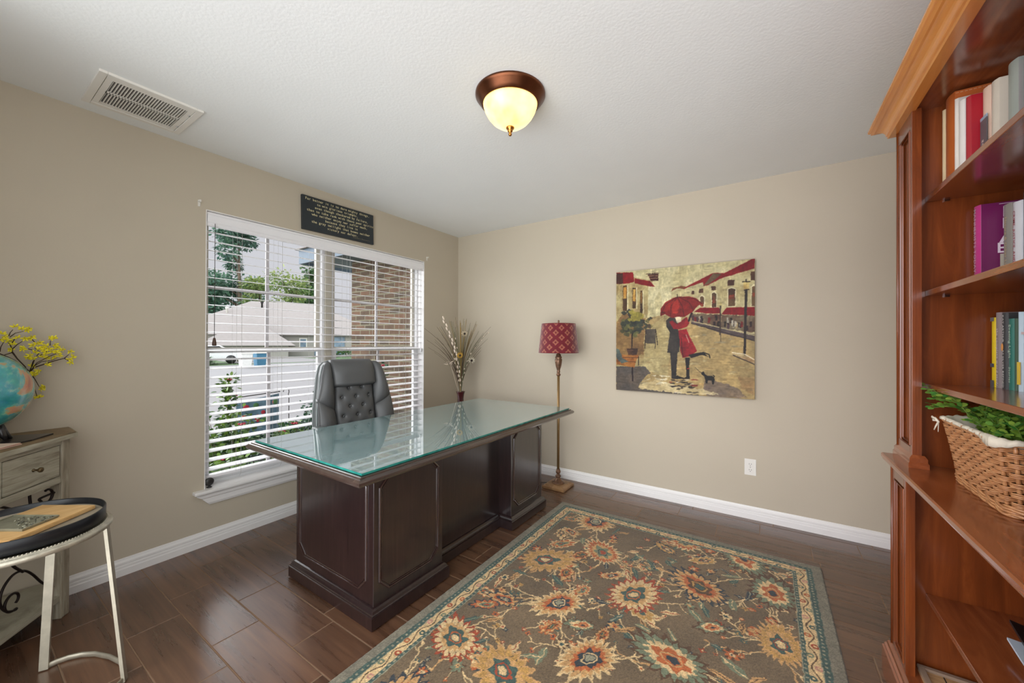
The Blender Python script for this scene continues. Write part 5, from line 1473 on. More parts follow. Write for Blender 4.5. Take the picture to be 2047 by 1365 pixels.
# ---------------------------------------------------------------- corner console table
def make_console():
    O = Vector((.195, .355, 0)); e1 = Vector((.76, -.65, 0)).normalized(); e2 = Vector((-.65, -.76, 0)).normalized()
    t = thing('corner_table', 'weathered grey corner table with a drawer and wrought iron scrolls', 'table', tuple(O))
    L = .655
    def pt(s, d, z): return tuple(e1*s+e2*d+Vector((0, 0, z)))
    M = Matrix((e1, e2, Vector((0, 0, 1)))).transposed().to_4x4()      # local s,d,z -> table space
    loc = lambda x, y: (x-O.x, y-O.y)
    # top slab: follows both walls
    def poly(inset):
        a = e1*(-.012+inset)+e2*(-.018+inset); b = e1*(L+.012-inset)+e2*(-.018+inset)
        return [(a.x, a.y), (b.x, b.y), loc(b.x+O.x, -.28), loc(.02, -.28), loc(.02, a.y+O.y)]
    bm = BM(); prism(bm, poly(0), .812, .832); prism(bm, poly(.004), .8325, .836, mi=1); obj('table_top', bm, [m_grey_wood, m_grey_top], t)
    for s in (0, L-.045):
        bm = BM(); box(bm, s, s+.045, 0, .045, 0, .812, .004, M=M)
        bmesh.ops.recalc_face_normals(bm, faces=bm.faces)
        nrm = (e1 if s == 0 else -e1)
        for f in bm.faces:
            if f.normal.dot(nrm) > .9: f.material_index = 1
        obj('leg', bm, [m_grey_wood_v, m_brown_side], t)
    bm = BM(); box(bm, .03-O.x, .07-O.x, -.27-O.y, -.23-O.y, 0, .812); obj('leg', bm, m_grey_wood_v, t)
    bm = BM(); box(bm, .045, L-.045, .004, .022, .79, .812, .001, M=M); box(bm, .045, L-.045, .004, .022, .617, .647, .002, M=M); box(bm, L/2-.012, L/2+.012, .004, .022, .647, .79, M=M)
    box(bm, .045, L-.045, .024, .034, .647, .79, mi=1, M=M)
    obj('apron', bm, [m_grey_wood, m_slot], t)
    for s0 in (.051, L/2+.014):
        s1 = s0+.257
        bm = BM(); box(bm, s0, s1, .006, .024, .651, .787, .001, M=M)
        d = obj('drawer', bm, m_grey_wood, t)
        bm = BM(); sm = (s0+s1)/2; base = M @ Vector((sm, .006, .716)); ax = -e2
        v = lathe(bm, [(.007, 0), (.007, .002), (.004, .004), (.0035, .014), (.008, .018), (.011, .023), (.010, .029), (.004, .032)], seg=16)
        xf(v, basis(tuple(base), tuple(e1), (0, 0, 1)) @ Matrix.Rotation(PI, 4, 'X') if False else Matrix.Translation(base) @ ax.to_track_quat('Z', 'Y').to_matrix().to_4x4())
        obj('knob', bm, plain('aged_brass_knob', hx(92, 76, 50), .4, metal=.6), d)
    bm = BM()
    a = e1*.0+e2*.006; b = e1*L+e2*.006
    prism(bm, [(a.x, a.y), (b.x, b.y), loc(b.x+O.x, -.27), loc(.025, -.27), loc(.025, a.y+O.y)], .082, .106); obj('lower_shelf', bm, m_grey_wood, t)
    # iron scrolls in the plane between the legs (s, z)
    def sc(pts, w=.0045): 
        bm = BM(); sp = []
        for i in range(len(pts)-1):
            p0 = pts[max(i-1, 0)]; p1 = pts[i]; p2 = pts[i+1]; p3 = pts[min(i+2, len(pts)-1)]
            for k in range(5):
                u = k/5; sp.append(tuple(.5*((2*p1[q])+(-p0[q]+p2[q])*u+(2*p0[q]-5*p1[q]+4*p2[q]-p3[q])*u*u+(-p0[q]+3*p1[q]-3*p2[q]+p3[q])*u**3) for q in (0, 1)))
        sp.append(pts[-1])
        tube(bm, [pt(s, .028, z) for s, z in sp], w, 8); return obj('iron_scroll', bm, m_iron, t)
    def spiral(c, r, a0, turns, n=22, sgn=1, shrink=.35):
        return [(c[0]+r*(1-(1-shrink)*i/n)*math.cos(a0+sgn*2*PI*turns*i/n), c[1]+r*(1-(1-shrink)*i/n)*math.sin(a0+sgn*2*PI*turns*i/n)) for i in range(n+1)]
    for mir in (0, 1):
        f = (lambda p: (L-p[0], p[1])) if mir else (lambda p: p)
        sc([f(p) for p in [(.045, .150), (.10, .200), (.150, .268), (.19, .305), (.235, .312), (.275, .28), (.285, .23), (.262, .185), (.225, .165)] + spiral((.232, .208), .042, -1.9, .95, sgn=1, n=12, shrink=.45)])
        sc([f(p) for p in spiral((.075, .365), .024, 3.4, .75, n=10, sgn=-1, shrink=.8)[::-1] + [(.045, .345)]], .004)
        sc([f(p) for p in [(.045, .300), (.066, .305), (.080, .315)]], .004)
        sc([f(p) for p in [(.045, .575)] + spiral((.082, .575), .033, 0.0, .8, n=12, sgn=-1, shrink=.75)], .005)
        sc([f(p) for p in [(.165, .617), (.160, .57), (.150, .52), (.155, .44), (.150, .36), (.125, .345)]], .005)
        sc([f(p) for p in [(.31, .617), (.27, .60), (.22, .56), (.16, .47), (.155, .42)]], .005)
        sc([f(p) for p in [(.19, .30), (.24, .36), (.26, .44), (.30, .50)]], .005)
    # top things
    return O, e1, e2
make_console()

def make_globe():
    c = Vector((.205, .082, 1.052)); R_ = .166; z0 = .8365
    t = thing('globe', 'large teal world globe on a dark stand on the corner table', 'globe', (c.x, c.y, z0))
    m, nt, b = nodes('globe_map'); setp(b, .18, 0, .5, coat=.6)
    n = noise_node(nt, 5.5, 6, .62); n.inputs['Distortion'].default_value = .6
    n2 = noise_node(nt, 26, 5, .7)
    r = ramp(nt, n.outputs['Fac'], [(.36, hx(44, 128, 136)), (.50, hx(72, 156, 158)), (.535, hx(120, 178, 168)), (.55, hx(176, 158, 120)), (.60, hx(198, 140, 104)), (.68, hx(176, 112, 92)), (.78, hx(150, 152, 104))])
    mx = nt.nodes.new('ShaderNodeMix'); mx.data_type = 'RGBA'; mx.blend_type = 'OVERLAY'; mx.inputs['Factor'].default_value = .45
    nt.links.new(r.outputs[0], mx.inputs['A']); nt.links.new(n2.outputs['Color'], mx.inputs['B']); nt.links.new(mx.outputs['Result'], b.inputs['Base Color'])
    bm = BM(); ball(bm, (0, 0, c.z-z0), R_, 64, 40); obj('sphere', bm, m, t)
    mk = plain('black_stand', hx(34, 30, 30), .3, var=.1, coat=.2)
    bm = BM(); P_ = [(.200, .302), (.305, .231), (.350, .165), (.34, -.06), (.12, -.10), (.10, .10), (.125, .20)]
    prism(bm, [(x-c.x, y-c.y) for x, y in P_], 0, .006); obj('base_plate', bm, mk, t)
    bm = BM()
    for (ax, ay, bx, by) in ((.198, .185, .215, .15), (.222, .17, .215, .15), (.28, .02, .24, .05), (.14, .0, .18, .05)):
        tube(bm, [(ax-c.x, ay-c.y, .006), ((ax*.6+bx*.4)-c.x, (ay*.6+by*.4)-c.y, .025), (bx-c.x, by-c.y, .075)], [.006, .011, .014], 10)
    tube(bm, [(.01, .068, .03), (.0, .03, .07)], [.012, .02], 10)
    obj('root_foot', bm, mk, t)
    bm = BM(); tube(bm, [(R_*1.03*math.cos(a)*.3, R_*1.03*math.cos(a)*-.95, (c.z-z0)+R_*1.03*math.sin(a)) for a in [(-PI/2)+PI*i/30 for i in range(31)]], .004, 8); obj('meridian', bm, m_bronze_l, t)
make_globe()

def make_yellow():
    t = thing('yellow_blossom_branch', 'dark twisted artificial branch of small yellow blossoms behind the globe', 'flowers', (.055, .16, .8365))
    q = lambda zx, zy, x=.0: Vector((.062+x-.055, .162+zx/5.25*.00147-.16, 1.2577-(640+zy/5.25-682.5)*(.00229+.0000016*zx/5.25)-.8365))
    mb = plain('dark_branch', hx(58, 40, 26), .8, var=.2); my = plain('yellow_petal', hx(236, 222, 40), .55, var=.08); mc = plain('yellow_centre', hx(200, 180, 20), .6)
    rr = random.Random(6)
    B = [[(-330, 900), (-250, 700), (-160, 480), (-60, 370), (0, 350), (80, 385), (150, 420), (300, 530)], [(120, 330), (170, 400), (260, 490)], [(45, 362), (110, 342), (120, 330), (125, 300), (110, 285)],
         [(0, 330), (10, 280), (40, 225)], [(85, 170), (100, 135), (125, 105)], [(95, 180), (150, 140), (230, 122)], [(110, 285), (95, 255), (80, 238)], [(125, 300), (170, 255), (240, 210)], [(120, 240), (150, 190), (165, 170)],
         [(300, 530), (340, 490), (430, 460), (560, 420), (670, 395), (745, 430)], [(670, 395), (720, 355)], [(300, 520), (330, 430), (400, 330), (345, 290)], [(330, 490), (370, 440), (520, 370), (620, 332)],
         [(320, 480), (350, 400), (470, 330), (500, 300)], [(345, 470), (420, 430), (520, 420), (590, 390)], [(320, 205), (360, 245)], [(280, 300), (340, 315), (380, 330)], [(510, 265), (512, 215)], [(-60, 370), (-40, 300), (-30, 220)], [(300, 530), (360, 620), (400, 690)], [(320, 560), (350, 700), (375, 780)]]
    for i, b in enumerate(B):
        w = .0032 if i in (0, 1, 9) else .0019
        pts = [q(x, y, -.044 if x < -55 else rr.uniform(-.004, .008)) for x, y in b]; bm = BM(); tube(bm, pts, [w*(1-.45*k/max(1, len(pts)-1)) for k in range(len(pts))], 7); obj('branch', bm, mb, t)
    F = [(140, 80), (200, 102), (262, 108), (290, 95), (40, 180), (0, 205), (60, 205), (20, 150), (90, 215), (170, 185), (245, 190), (285, 188), (312, 180), (515, 190), (545, 195), (100, 305), (130, 250), (240, 285), (225, 300), (365, 250), (325, 268), (400, 240), (430, 290), (500, 300),
         (560, 255), (600, 290), (650, 312), (300, 365), (280, 385), (350, 340), (430, 380), (500, 392), (460, 350), (560, 385), (612, 372), (470, 270), (530, 320), (390, 300), (310, 470), (350, 545), (392, 520), (335, 560), (480, 455), (745, 330), (765, 375), (745, 440), (725, 400), (410, 700), (438, 690), (375, 790), (400, 790), (440, 320), (580, 330), (330, 400), (-40, 190), (-80, 240)]
    for (x, y) in F:
        c = q(x+rr.uniform(-6, 6), y+rr.uniform(-6, 6), rr.uniform(-.006, .02)); ax = Vector((rr.uniform(.3, 1), rr.uniform(-.8, .5), rr.uniform(-.5, .9))).normalized()
        e1 = ax.orthogonal().normalized(); e2 = ax.cross(e1); bm = BM(); a0 = rr.uniform(0, 6)
        for k in range(5):
            a = a0+2*PI*k/5; d = e1*math.cos(a)+e2*math.sin(a)
            tube(bm, [c, c+d*.006+ax*.002, c+d*.011+ax*.005, c+d*.013+ax*.008], [.001, .0038, .0034, .001], 6, flat=(1, .35))
        ball(bm, tuple(c+ax*.003), .0022, 6, 5, mi=1); obj('blossom', bm, [my, mc], t)
make_yellow()
def make_papers():
    for k in range(3):
        bm = BM(); s = k*.011
        M = Matrix.Translation((.362-.0*k, .135, .8366+.0023*k)) @ Matrix.Rotation(math.radians(-46+2*k), 4, 'Z')
        box(bm, -.05, .05, -.09, .045-.002*k, 0, .002, .0004, M=M)
        o = obj('coaster', bm, plain('coaster_edge_%d' % k, (hx(214, 186, 168), hx(170, 120, 104), hx(226, 200, 180))[k], .5))
        tag(o, ['striped tan card at the bottom of the small stack on the corner table', 'reddish brown card in the middle of the small stack on the corner table', 'light pink tan card on top of the small stack on the corner table'][k], 'card', 'cards stacked on the corner table')
make_papers()

# ---------------------------------------------------------------- round side table with tray
TC = (.737, .175)
def make_side_table():
    t = thing('side_table', 'round antique silver metal side table with an embossed rim', 'side table', (TC[0], TC[1], 0))
    bm = BM(); lathe(bm, [(.004, .570), (.196, .570), (.206, .562), (.214, .562), (.2185, .568), (.219, .574), (.216, .579), (.210, .5795), (.208, .582), (.203, .586), (.198, .584), (.192, .580), (.188, .577), (.004, .577)], seg=96)
    top = obj('table_top', bm, m_silver, t)
    bm = BM()
    for k in range(150):
        a = 2*PI*k/150; ball(bm, (.2035*math.cos(a), .2035*math.sin(a), .5855), .0028, 6, 4, s=(1, 1, .6))
    obj('beading', bm, m_silver, top)
    L = lambda x, y, z: (x-TC[0], y-TC[1], z)
    for (a, b) in (((.565, .262), (.593, .239)), ((.838, .360), (.914, .397)), ((.82, -.01), (.86, -.05))):
        bm = BM(); A = Vector(L(*a, .568)); B = Vector(L(*b, .004)); d = (B-A).normalized()
        out = Vector((A.x, A.y, 0)).normalized(); sd = d.cross(out).normalized(); w, th = .0125, .005
        rings = [[tuple(p+sd*w*i+out*th*j) for i, j in ((-1, -1), (1, -1), (1, 1), (-1, 1))] for p in (A, B)]
        ring_loft(bm, rings); obj('leg', bm, m_silver_smooth, t)
    base = [(.593, .239), (.592, .270), (.600, .300), (.622, .332), (.660, .362), (.729, .391), (.795, .406), (.86, .409), (.914, .397)]
    bm = BM(); tube(bm, [L(x, y, .012) for x, y in base], .010, 8, flat=(1.1, .5)); obj('base_rail', bm, m_silver_smooth, t)
    base2 = [(.914, .397), (.97, .33), (.99, .22), (.97, .10), (.92, .0), (.86, -.05)]
    bm = BM(); tube(bm, [L(x, y, .012) for x, y in base2], .010, 8, flat=(1.1, .5)); obj('base_rail', bm, m_silver_smooth, t)
make_side_table()
def make_tray_set():
    bm = BM(); lathe(bm, [(.004, .5895), (.192, .5895), (.199, .592), (.200, .632), (.1985, .635), (.195, .635), (.1935, .632), (.193, .611), (.004, .611)], seg=96, mi=0)
    for f in bm.faces:
        c = f.calc_center_median()
        if abs(c.z-.611) < .003 and math.hypot(c.x, c.y) < .15: f.material_index = 1
    for v in bm.verts: v.co.z -= .5895
    o = obj('round_tray', bm, [m_black, plain('tray_floor', hx(150, 140, 122), .35, var=.1)], loc=(TC[0], TC[1], .5895)); tag(o, 'round black high sided tray on the silver side table', 'tray')
    bm = BM()
    C = [(.731, .350), (.560, .236), (.725, .020), (.900, .136)]
    z = .6117
    prism(bm, C[::-1], z, z+.0145)
    bmesh.ops.bevel(bm, geom=list(bm.edges), offset=.002, segments=2, affect='EDGES')
    o = obj('bamboo_board', bm, m_bamboo); tag(o, 'light bamboo board lying in the round black tray', 'board')
    # embossed metal plate
    zz = z+.0147
    t = thing('metal_plate', 'antique metal plate with embossed floral corner lying on the bamboo board', 'plate', (.735, .165, zz))
    mp = plain('pewter', hx(150, 148, 128), .4, metal=.5, var=.2, vs=20)
    Q = [(.775, .250), (.836, .166), (.705, .080), (.644, .162)]
    L = lambda p: (p[0]-.735, p[1]-.165)
    bm = BM(); prism(bm, [L(p) for p in Q][::-1], 0, .005); obj('sheet', bm, mp, t)
    bm = BM(); tube(bm, [(*L(p), .006) for p in Q], .0035, 6, closed=True, smooth=False); obj('rim', bm, mp, t)
    bm = BM(); rr = random.Random(8); a, b, d = Vector((*L(Q[0]), .006)), Vector((*L(Q[1]), .006)), Vector((*L(Q[3]), .006))
    for k in range(90):
        u = rr.random()**1.3; v = rr.random()*.9+.05; v = v*(1-.55*u)
        if k % 3 == 0: u, v = rr.random()*.25, rr.random()
        p = a+(b-a)*v+(d-a)*u*.7; ball(bm, tuple(p), rr.uniform(.002, .0045), 6, 4, s=(1, 1, .6), mi=k % 2)
    obj('embossed_flowers', bm, [mp, plain('dark_pewter_recess', hx(88, 86, 74), .5, metal=.4)], t)
make_tray_set()

# ---------------------------------------------------------------- outside
GZ = -.36
def make_outside():
    m_grass = plain('lawn_grass', hx(62, 88, 46), .95, var=.25, vs=1.5, bm=.4, bs=30, bd=.03)
    m_conc = plain('concrete_paving', hx(122, 119, 120), .9, var=.05, vs=.8)
    m_road = plain('street_surface', hx(122, 120, 122), .9, var=.06, vs=.5)
    m_mulch = plain('mulch', hx(88, 60, 44), .95, var=.3, vs=8, bm=.5, bs=40, bd=.02)
    bm = BM(); box(bm, -120, -2.6, -10, 90, GZ-.3, GZ); struct('lawn', bm, m_grass)
    bm = BM(); box(bm, -2.6, -.16, -4, 3.3, GZ-.3, GZ+.02); struct('flower_bed', bm, m_mulch)
    bm = BM(); prism(bm, [(-4.6, 1.6), (-3.6, 12), (-17.6, 17), (-17.6, 5.6)], GZ, GZ+.012); struct('driveway', bm, m_conc)
    bm = BM(); prism(bm, [(-19.0, -30), (-17.6, 30), (-27.5, 40), (-29.0, -30)], GZ, GZ+.008); struct('street', bm, m_road)
    bm = BM(); prism(bm, [(-29.2, 12.5), (-28.6, 20.5), (-37, 21), (-37, 13.6)], GZ, GZ+.01); struct('driveway', bm, m_conc)
    # brick wing of this house, at the right of the window
    m, nt, b = nodes('brick_wall'); setp(b, .85, 0, .2)
    tc = nt.nodes.new('ShaderNodeTexCoord'); mp = nt.nodes.new('ShaderNodeMapping'); mp.inputs['Rotation'].default_value = (PI/2, 0, 0)
    br = nt.nodes.new('ShaderNodeTexBrick'); br.inputs['Scale'].default_value = 1.
    br.inputs['Brick Width'].default_value = .205; br.inputs['Row Height'].default_value = .068; br.inputs['Mortar Size'].default_value = .008; br.inputs['Mortar Smooth'].default_value = .2
    br.inputs['Color1'].default_value = (*hx(96, 72, 56), 1); br.inputs['Color2'].default_value = (*hx(66, 58, 48), 1); br.inputs['Mortar'].default_value = (*hx(112, 108, 90), 1); br.inputs['Bias'].default_value = -.1
    nt.links.new(tc.outputs['Object'], mp.inputs[0]); nt.links.new(mp.outputs[0], br.inputs['Vector'])
    n = noise_node(nt, 6, 4, .6); mx = nt.nodes.new('ShaderNodeMix'); mx.data_type = 'RGBA'; mx.blend_type = 'MULTIPLY'; mx.inputs['Factor'].default_value = .5
    nt.links.new(br.outputs['Color'], mx.inputs['A']); r = ramp(nt, n.outputs['Fac'], [(.3, (.55, .55, .58)), (.7, (1.25, 1.2, 1.15))]); nt.links.new(r.outputs[0], mx.inputs['B']); nt.links.new(mx.outputs['Result'], b.inputs['Base Color'])
    bump(nt, b, br.outputs['Fac'], .4, .004).invert = True
    bm = BM(); box(bm, -2.05, -.161, 3.30, 3.60, GZ, 2.40); struct('wall_outside', bm, m)
    mf = plain('fascia_paint', hx(66, 82, 96), .6, var=.08, vs=5); msf = plain('soffit_board', hx(84, 94, 98), .7, var=.1, vs=5)
    msh = plain('roof_shingle', hx(120, 112, 108), .9, var=.2, vs=20)
    t = bpy.data.objects.new('porch_roof', None); COL.objects.link(t); tag(t, 'grey painted roof eave of the brick wing seen through the window top', 'roof')
    bm = BM(); box(bm, -2.62, -.161, 2.88, 5.5, 2.40, 2.41); obj('soffit', bm, msf, t)
    bm = BM(); box(bm, -2.64, -2.60, 2.86, 5.5, 2.365, 2.56); box(bm, -2.60, -.161, 2.86, 2.89, 2.365, 2.56); obj('fascia', bm, mf, t)
    bm = BM(); rect_loft(bm, -2.66, -.161, 2.84, 5.5, [(.02, 2.561), (.02, 2.575), (-.5, 2.83)], sides=(1, 0, 1, 0)); obj('shingles', bm, msh, t)
    # neighbour's house across the street
    mroof = plain('pale_shingle_roof', hx(146, 139, 137), .9, var=.05, vs=3); mside = plain('pale_siding', hx(160, 156, 150), .8, var=.04)
    mglass = plain('far_window_glass', hx(112, 132, 150), .15, var=.3, vs=2); mtr = m_white_pl; mshade = plain('grey_blue_siding', hx(120, 132, 144), .8, var=.06)
    O = Vector((-45.1, 21.2, GZ)); ex = Vector((.45, .893, 0)).normalized(); ey = Vector((-.893, .45, 0)).normalized()
    M = Matrix((ex, ey, Vector((0, 0, 1)))).transposed().to_4x4(); M.translation = O
    t = bpy.data.objects.new('house', None); COL.objects.link(t); t.matrix_world = M; tag(t, 'pale single storey house with a broad hip roof across the street', 'house')
    def hipr(bm, x0, x1, y0, y1, z0, zp, ov=.5):
        x0 -= ov; x1 += ov; y0 -= ov; y1 += ov; h = (y1-y0)/2
        if x1-x0 < 2*h: h = (x1-x0)/2; a = ((x0+x1)/2, y0+h); b_ = ((x0+x1)/2, y1-h)
        else: a = (x0+h, (y0+y1)/2); b_ = (x1-h, (y0+y1)/2)
        v = [bm.verts.new(p) for p in ((x0, y0, z0), (x1, y0, z0), (x1, y1, z0), (x0, y1, z0), (a[0], a[1], zp), (b_[0], b_[1], zp))]
        if a[1] == b_[1]: F = [(0, 1, 5, 4), (1, 2, 5), (2, 3, 4, 5), (3, 0, 4)]
        else: F = [(0, 1, 4), (1, 2, 5, 4), (2, 3, 5), (3, 0, 4, 5)]
        for f in F: bm.faces.new([v[i] for i in f])
        bm.faces.new([v[3], v[2], v[1], v[0]])
    bm = BM(); box(bm, -9.2, 12.4, 0, 13.5, 0, 2.5); obj('wall', bm, mside, t)
    bm = BM(); hipr(bm, -9.4, 12.6, -.2, 14.5, 2.45, 6.9); obj('roof', bm, mroof, t)
    bm = BM(); box(bm, -5.0, 2.2, -4.5, 0, 0, 1.3); obj('wall', bm, mside, t)
    bm = BM(); hipr(bm, -5.2, 2.4, -4.7, 3.8, 1.25, 4.3); obj('roof', bm, mroof, t)
    for (x0, x1, z0, z1, fr) in ((-8.6, -5.8, .7, 1.9, 0), (3.4, 4.0, .9, 2.0, 0), (5.0, 8.2, .1, 2.2, 1)):
        bm = BM(); box(bm, x0-.12, x1+.12, -.06, 0, z0-.12, z1+.12); w = obj('window', bm, mtr if not fr else mshade, t)
        bm = BM(); box(bm, x0, x1, -.09, -.06, z0, z1); obj('pane', bm, mglass, w)
    for (x, y, z) in ((-4.2, 4.0, 5.2), (-.8, 5.6, 6.2)):
        bm = BM(); lathe(bm, [(.10, z-1.4), (.10, z+.35), (.17, z+.36), (.17, z+.55), (.02, z+.6)], x, y, 0, 12); obj('roof_vent', bm, mtr if x < -2 else m_slot, t)
    # second house further right
    M2 = Matrix.Translation((-68.5, 48.5, GZ)) @ Matrix.Rotation(math.radians(62), 4, 'Z')
    t2 = bpy.data.objects.new('house', None); COL.objects.link(t2); t2.matrix_world = M2; tag(t2, 'white walled house beside the brick wing beyond the right window', 'house')
    bm = BM(); box(bm, -3, 6, 0, 8, 0, 2.3); obj('wall', bm, m_white_pl, t2)
    bm = BM(); hipr(bm, -3, 6, 0, 8, 2.3, 3.4, .4); obj('roof', bm, mroof, t2)
    # bins at the kerb
    for (px, py, col, lb, cat) in ((-24.2, 10.75, hx(224, 222, 220), 'white rubbish bin standing at the far kerb', 'bin'), (-24.6, 11.75, hx(54, 110, 140), 'blue recycling bin standing at the far kerb beside the white bin', 'bin')):
        tb = thing('wheeled_bin', lb, cat, (px, py, GZ+.01)); mcol = plain(lb[:12]+'_plastic', col, .5)
        bm = BM(); rect_loft(bm, -.28, .28, -.3, .3, [(-.06, 0), (0, .85), (.03, .88)]); obj('body', bm, mcol, tb)
        bm = BM(); rect_loft(bm, -.28, .28, -.3, .3, [(.04, .881), (.04, .94), (-.1, 1.0)]); obj('lid', bm, m_white_pl, tb)
    # distant car
    tc_ = thing('parked_car', 'small white car parked at the far kerb', 'car', (-31.5, 11.2, GZ), rz=math.radians(72)); mc = plain('white_car_paint', hx(226, 226, 228), .3)
    bm = BM(); prof = [(-2.1, .35), (-2.1, .75), (-1.9, .85), (-1.2, .92), (-.6, 1.35), (.7, 1.38), (1.4, .95), (2.1, .82), (2.15, .4)]
    ring_loft(bm, [[(x, y, z) for x, z in prof] for y in (-.8, .8)]); obj('body', bm, mc, tc_)
    bm = BM(); ring_loft(bm, [[(x, y, z) for x, z in ((-.98, .97), (-.55, 1.28), (.65, 1.31), (1.12, .97))] for y in (-.81, .81)]); obj('side_window', bm, m_slot, tc_)
    for x in (-1.35, 1.35):
        for y in (-.78, .78):
            bm = BM(); v = lathe(bm, [(.05, -.09), (.32, -.09), (.32, .09), (.05, .09)], seg=18); xf(v, Matrix.Translation((x, y, .32)) @ Matrix.Rotation(PI/2, 4, 'X')); obj('wheel', bm, m_plastic_b, tc_)
make_outside()

TX = [(-94, 37), (-70.5, 24.0), (-62, 20.6), (-74.5, 33), (-63.3, 32.9), (-72.3, 41), (-88, 48.5)]
LF = [leaf_mat('leaf_deep_green', hx(34, 66, 40), hx(88, 124, 60), .6, .3), leaf_mat('leaf_blue_green', hx(40, 72, 66), hx(92, 128, 100), .6, .25), leaf_mat('leaf_yellow_green', hx(70, 100, 48), hx(150, 160, 96), .6, .3)]
m_bark = plain('bark', hx(84, 70, 58), .9, var=.2)
def tree(label, x, y, h, r, mat, n=1500, leaf=.55, seed=1, trunk_h=None, group='trees beyond the houses', sparse=1., name='tree'):
    rr = random.Random(seed); t = thing(name, label, 'tree', (x, y, GZ), group=group)
    th = trunk_h if trunk_h is not None else h*.4
    bm = BM(); tube(bm, [(0, 0, 0), (rr.uniform(-.3, .3), rr.uniform(-.3, .3), th), (0, 0, h*.9)], [h*.025, h*.018, h*.004], 8)
    cl = []
    for k in range(16):
        a = rr.uniform(0, 2*PI); u = rr.random(); z = th+(h-th)*u; q = r*(1-.55*u)*math.sqrt(rr.random())*.8
        cl.append((Vector((q*math.cos(a), q*math.sin(a), z)), r*rr.uniform(.28, .5)*sparse))
        tube(bm, [(0, 0, z-r*.4), cl[-1][0]], [h*.008, h*.003], 5)
    obj('trunk', bm, m_bark, t)
    items = []
    for k in range(n):
        c, cr_ = rr.choice(cl); d = Vector((rr.gauss(0, 1), rr.gauss(0, 1), rr.gauss(0, 1))).normalized(); p = c+d*cr_*(rr.random()**.4)
        items.append((p, (d+Vector((rr.uniform(-1, 1), rr.uniform(-1, 1), rr.uniform(-1, .3)))).normalized(), Vector((rr.uniform(-1, 1), rr.uniform(-1, 1), 1)), leaf*rr.uniform(.7, 1.3), leaf*.55, rr.random()*.7+.3*max(0, d.z)))
    leaves_mesh('crown', items, mat, t, shape='diamond')
tree('tall sparse blue-green pine left of the far roof', TX[0][0], TX[0][1], 26.5, 6.2, LF[1], 3600, .95, 2, 9, sparse=.9)
tree('shorter blue-green tree at the left window edge behind the far house', TX[1][0], TX[1][1], 12.3, 3.8, LF[1], 1700, .75, 12, 4)
tree('flowering pale tree behind the peak of the far roof', TX[3][0], TX[3][1], 13.6, 4.2, LF[2], 2300, .7, 4, 1)
tree('pale green tree right of the far roof peak', TX[4][0], TX[4][1], 12.2, 4.9, LF[2], 2100, .6, 5, 1)
tree('rounded dark green tree at the right of the left window', TX[5][0], TX[5][1], 16.6, 3.8, LF[0], 2100, .75, 6, 4)
tree('dense green tree low behind the far roof', TX[6][0], TX[6][1], 12.0, 6.2, LF[0], 2200, .9, 7, 1)
for i, (x, y, s) in enumerate(((-33.5, 13.9, .75), (-29.8, 9.6, .8), (-36.5, 25.6, .8))):
    t = thing('garden_shrub', ['round green shrub across the street in front of the far house', 'low green shrub at the left edge across the street', 'trimmed green hedge before the right end of the far house'][i], 'shrub', (x, y, GZ))
    rr = random.Random(40+i); items = []
    for k in range(700):
        d = Vector((rr.gauss(0, 1), rr.gauss(0, 1)*(1.8 if i else 1), abs(rr.gauss(0, 1)))).normalized(); items.append((Vector((d.x*s, d.y*s*(1.9 if i else 1.1), d.z*s))*rr.uniform(.7, 1), d, Vector((0, 0, 1)), .2, .12, rr.random()))
    leaves_mesh('foliage', items, LF[0 if i else 2], t)
    bm = BM(); tube(bm, [(0, 0, 0), (0, 0, s*.7)], .05, 6); obj('stem', bm, m_bark, t)

m_rose = plain('red_petal', hx(150, 30, 52), .6, var=.2, vs=30)
m_stem = plain('rose_cane', hx(74, 66, 44), .8, var=.2)
LR = leaf_mat('rose_leaf', hx(22, 58, 30), hx(112, 144, 56), .45, .25)
LR2 = leaf_mat('shrub_leaf_dark', hx(16, 50, 40), hx(58, 98, 66), .4, .2)
def rose(label, x, y, h, r, n, mat, roses, seed, top=None):
    rr = random.Random(seed); t = thing('rose_bush', label, 'bush', (x, y, GZ+.02), group='bushes outside the window')
    bm = BM(); tips = []
    for k in range(26):
        a = rr.uniform(0, 2*PI); q = r*rr.uniform(.3, 1); z = h*rr.uniform(.55, 1)
        pts = [Vector((0, 0, 0)), Vector((q*.35*math.cos(a), q*.35*math.sin(a), z*.5)), Vector((q*math.cos(a), q*math.sin(a), z))]
        tube(bm, pts, [.006, .0045, .002], 6); tips.append(pts)
    if top:
        pts = [Vector((0, 0, 0)), Vector((top[0]*.5, top[1]*.5, top[2]*.6)), Vector(top)]; tube(bm, pts, [.006, .005, .003], 6); tips += [pts]*5
    obj('canes', bm, m_stem, t); items = []
    for k in range(n):
        p = rr.choice(tips); u = rr.uniform(.12, 1); c = p[0].lerp(p[1], u*2) if u < .5 else p[1].lerp(p[2], u*2-1)
        d = Vector((rr.gauss(0, 1), rr.gauss(0, 1), rr.gauss(0, .7))).normalized()
        items.append((c+d*rr.uniform(0, .09), d, Vector((rr.uniform(-.6, 1), rr.uniform(-.6, .6), 1)), rr.uniform(.03, .055), rr.uniform(.02, .034), rr.random()))
    leaves_mesh('foliage', items, mat, t)
    for k in range(roses):
        p = tips[-1-k % len(tips)][2] if k or not top else Vector(top); d = Vector((rr.uniform(-.04, .06), rr.uniform(-.05, .05), rr.uniform(-.05, .02)))*(1 if k else 0)
        if k: d.z -= rr.uniform(0, h*.45)
        c = p+d; bm = BM()
        for q in range(9):
            a = q*2.4; rad = .004+.0026*q; ball(bm, (c.x+rad*math.cos(a), c.y+rad*math.sin(a), c.z+.004*math.cos(q)), .011, 7, 5, s=(1, 1, .7))
        obj('blossom', bm, m_rose, t)
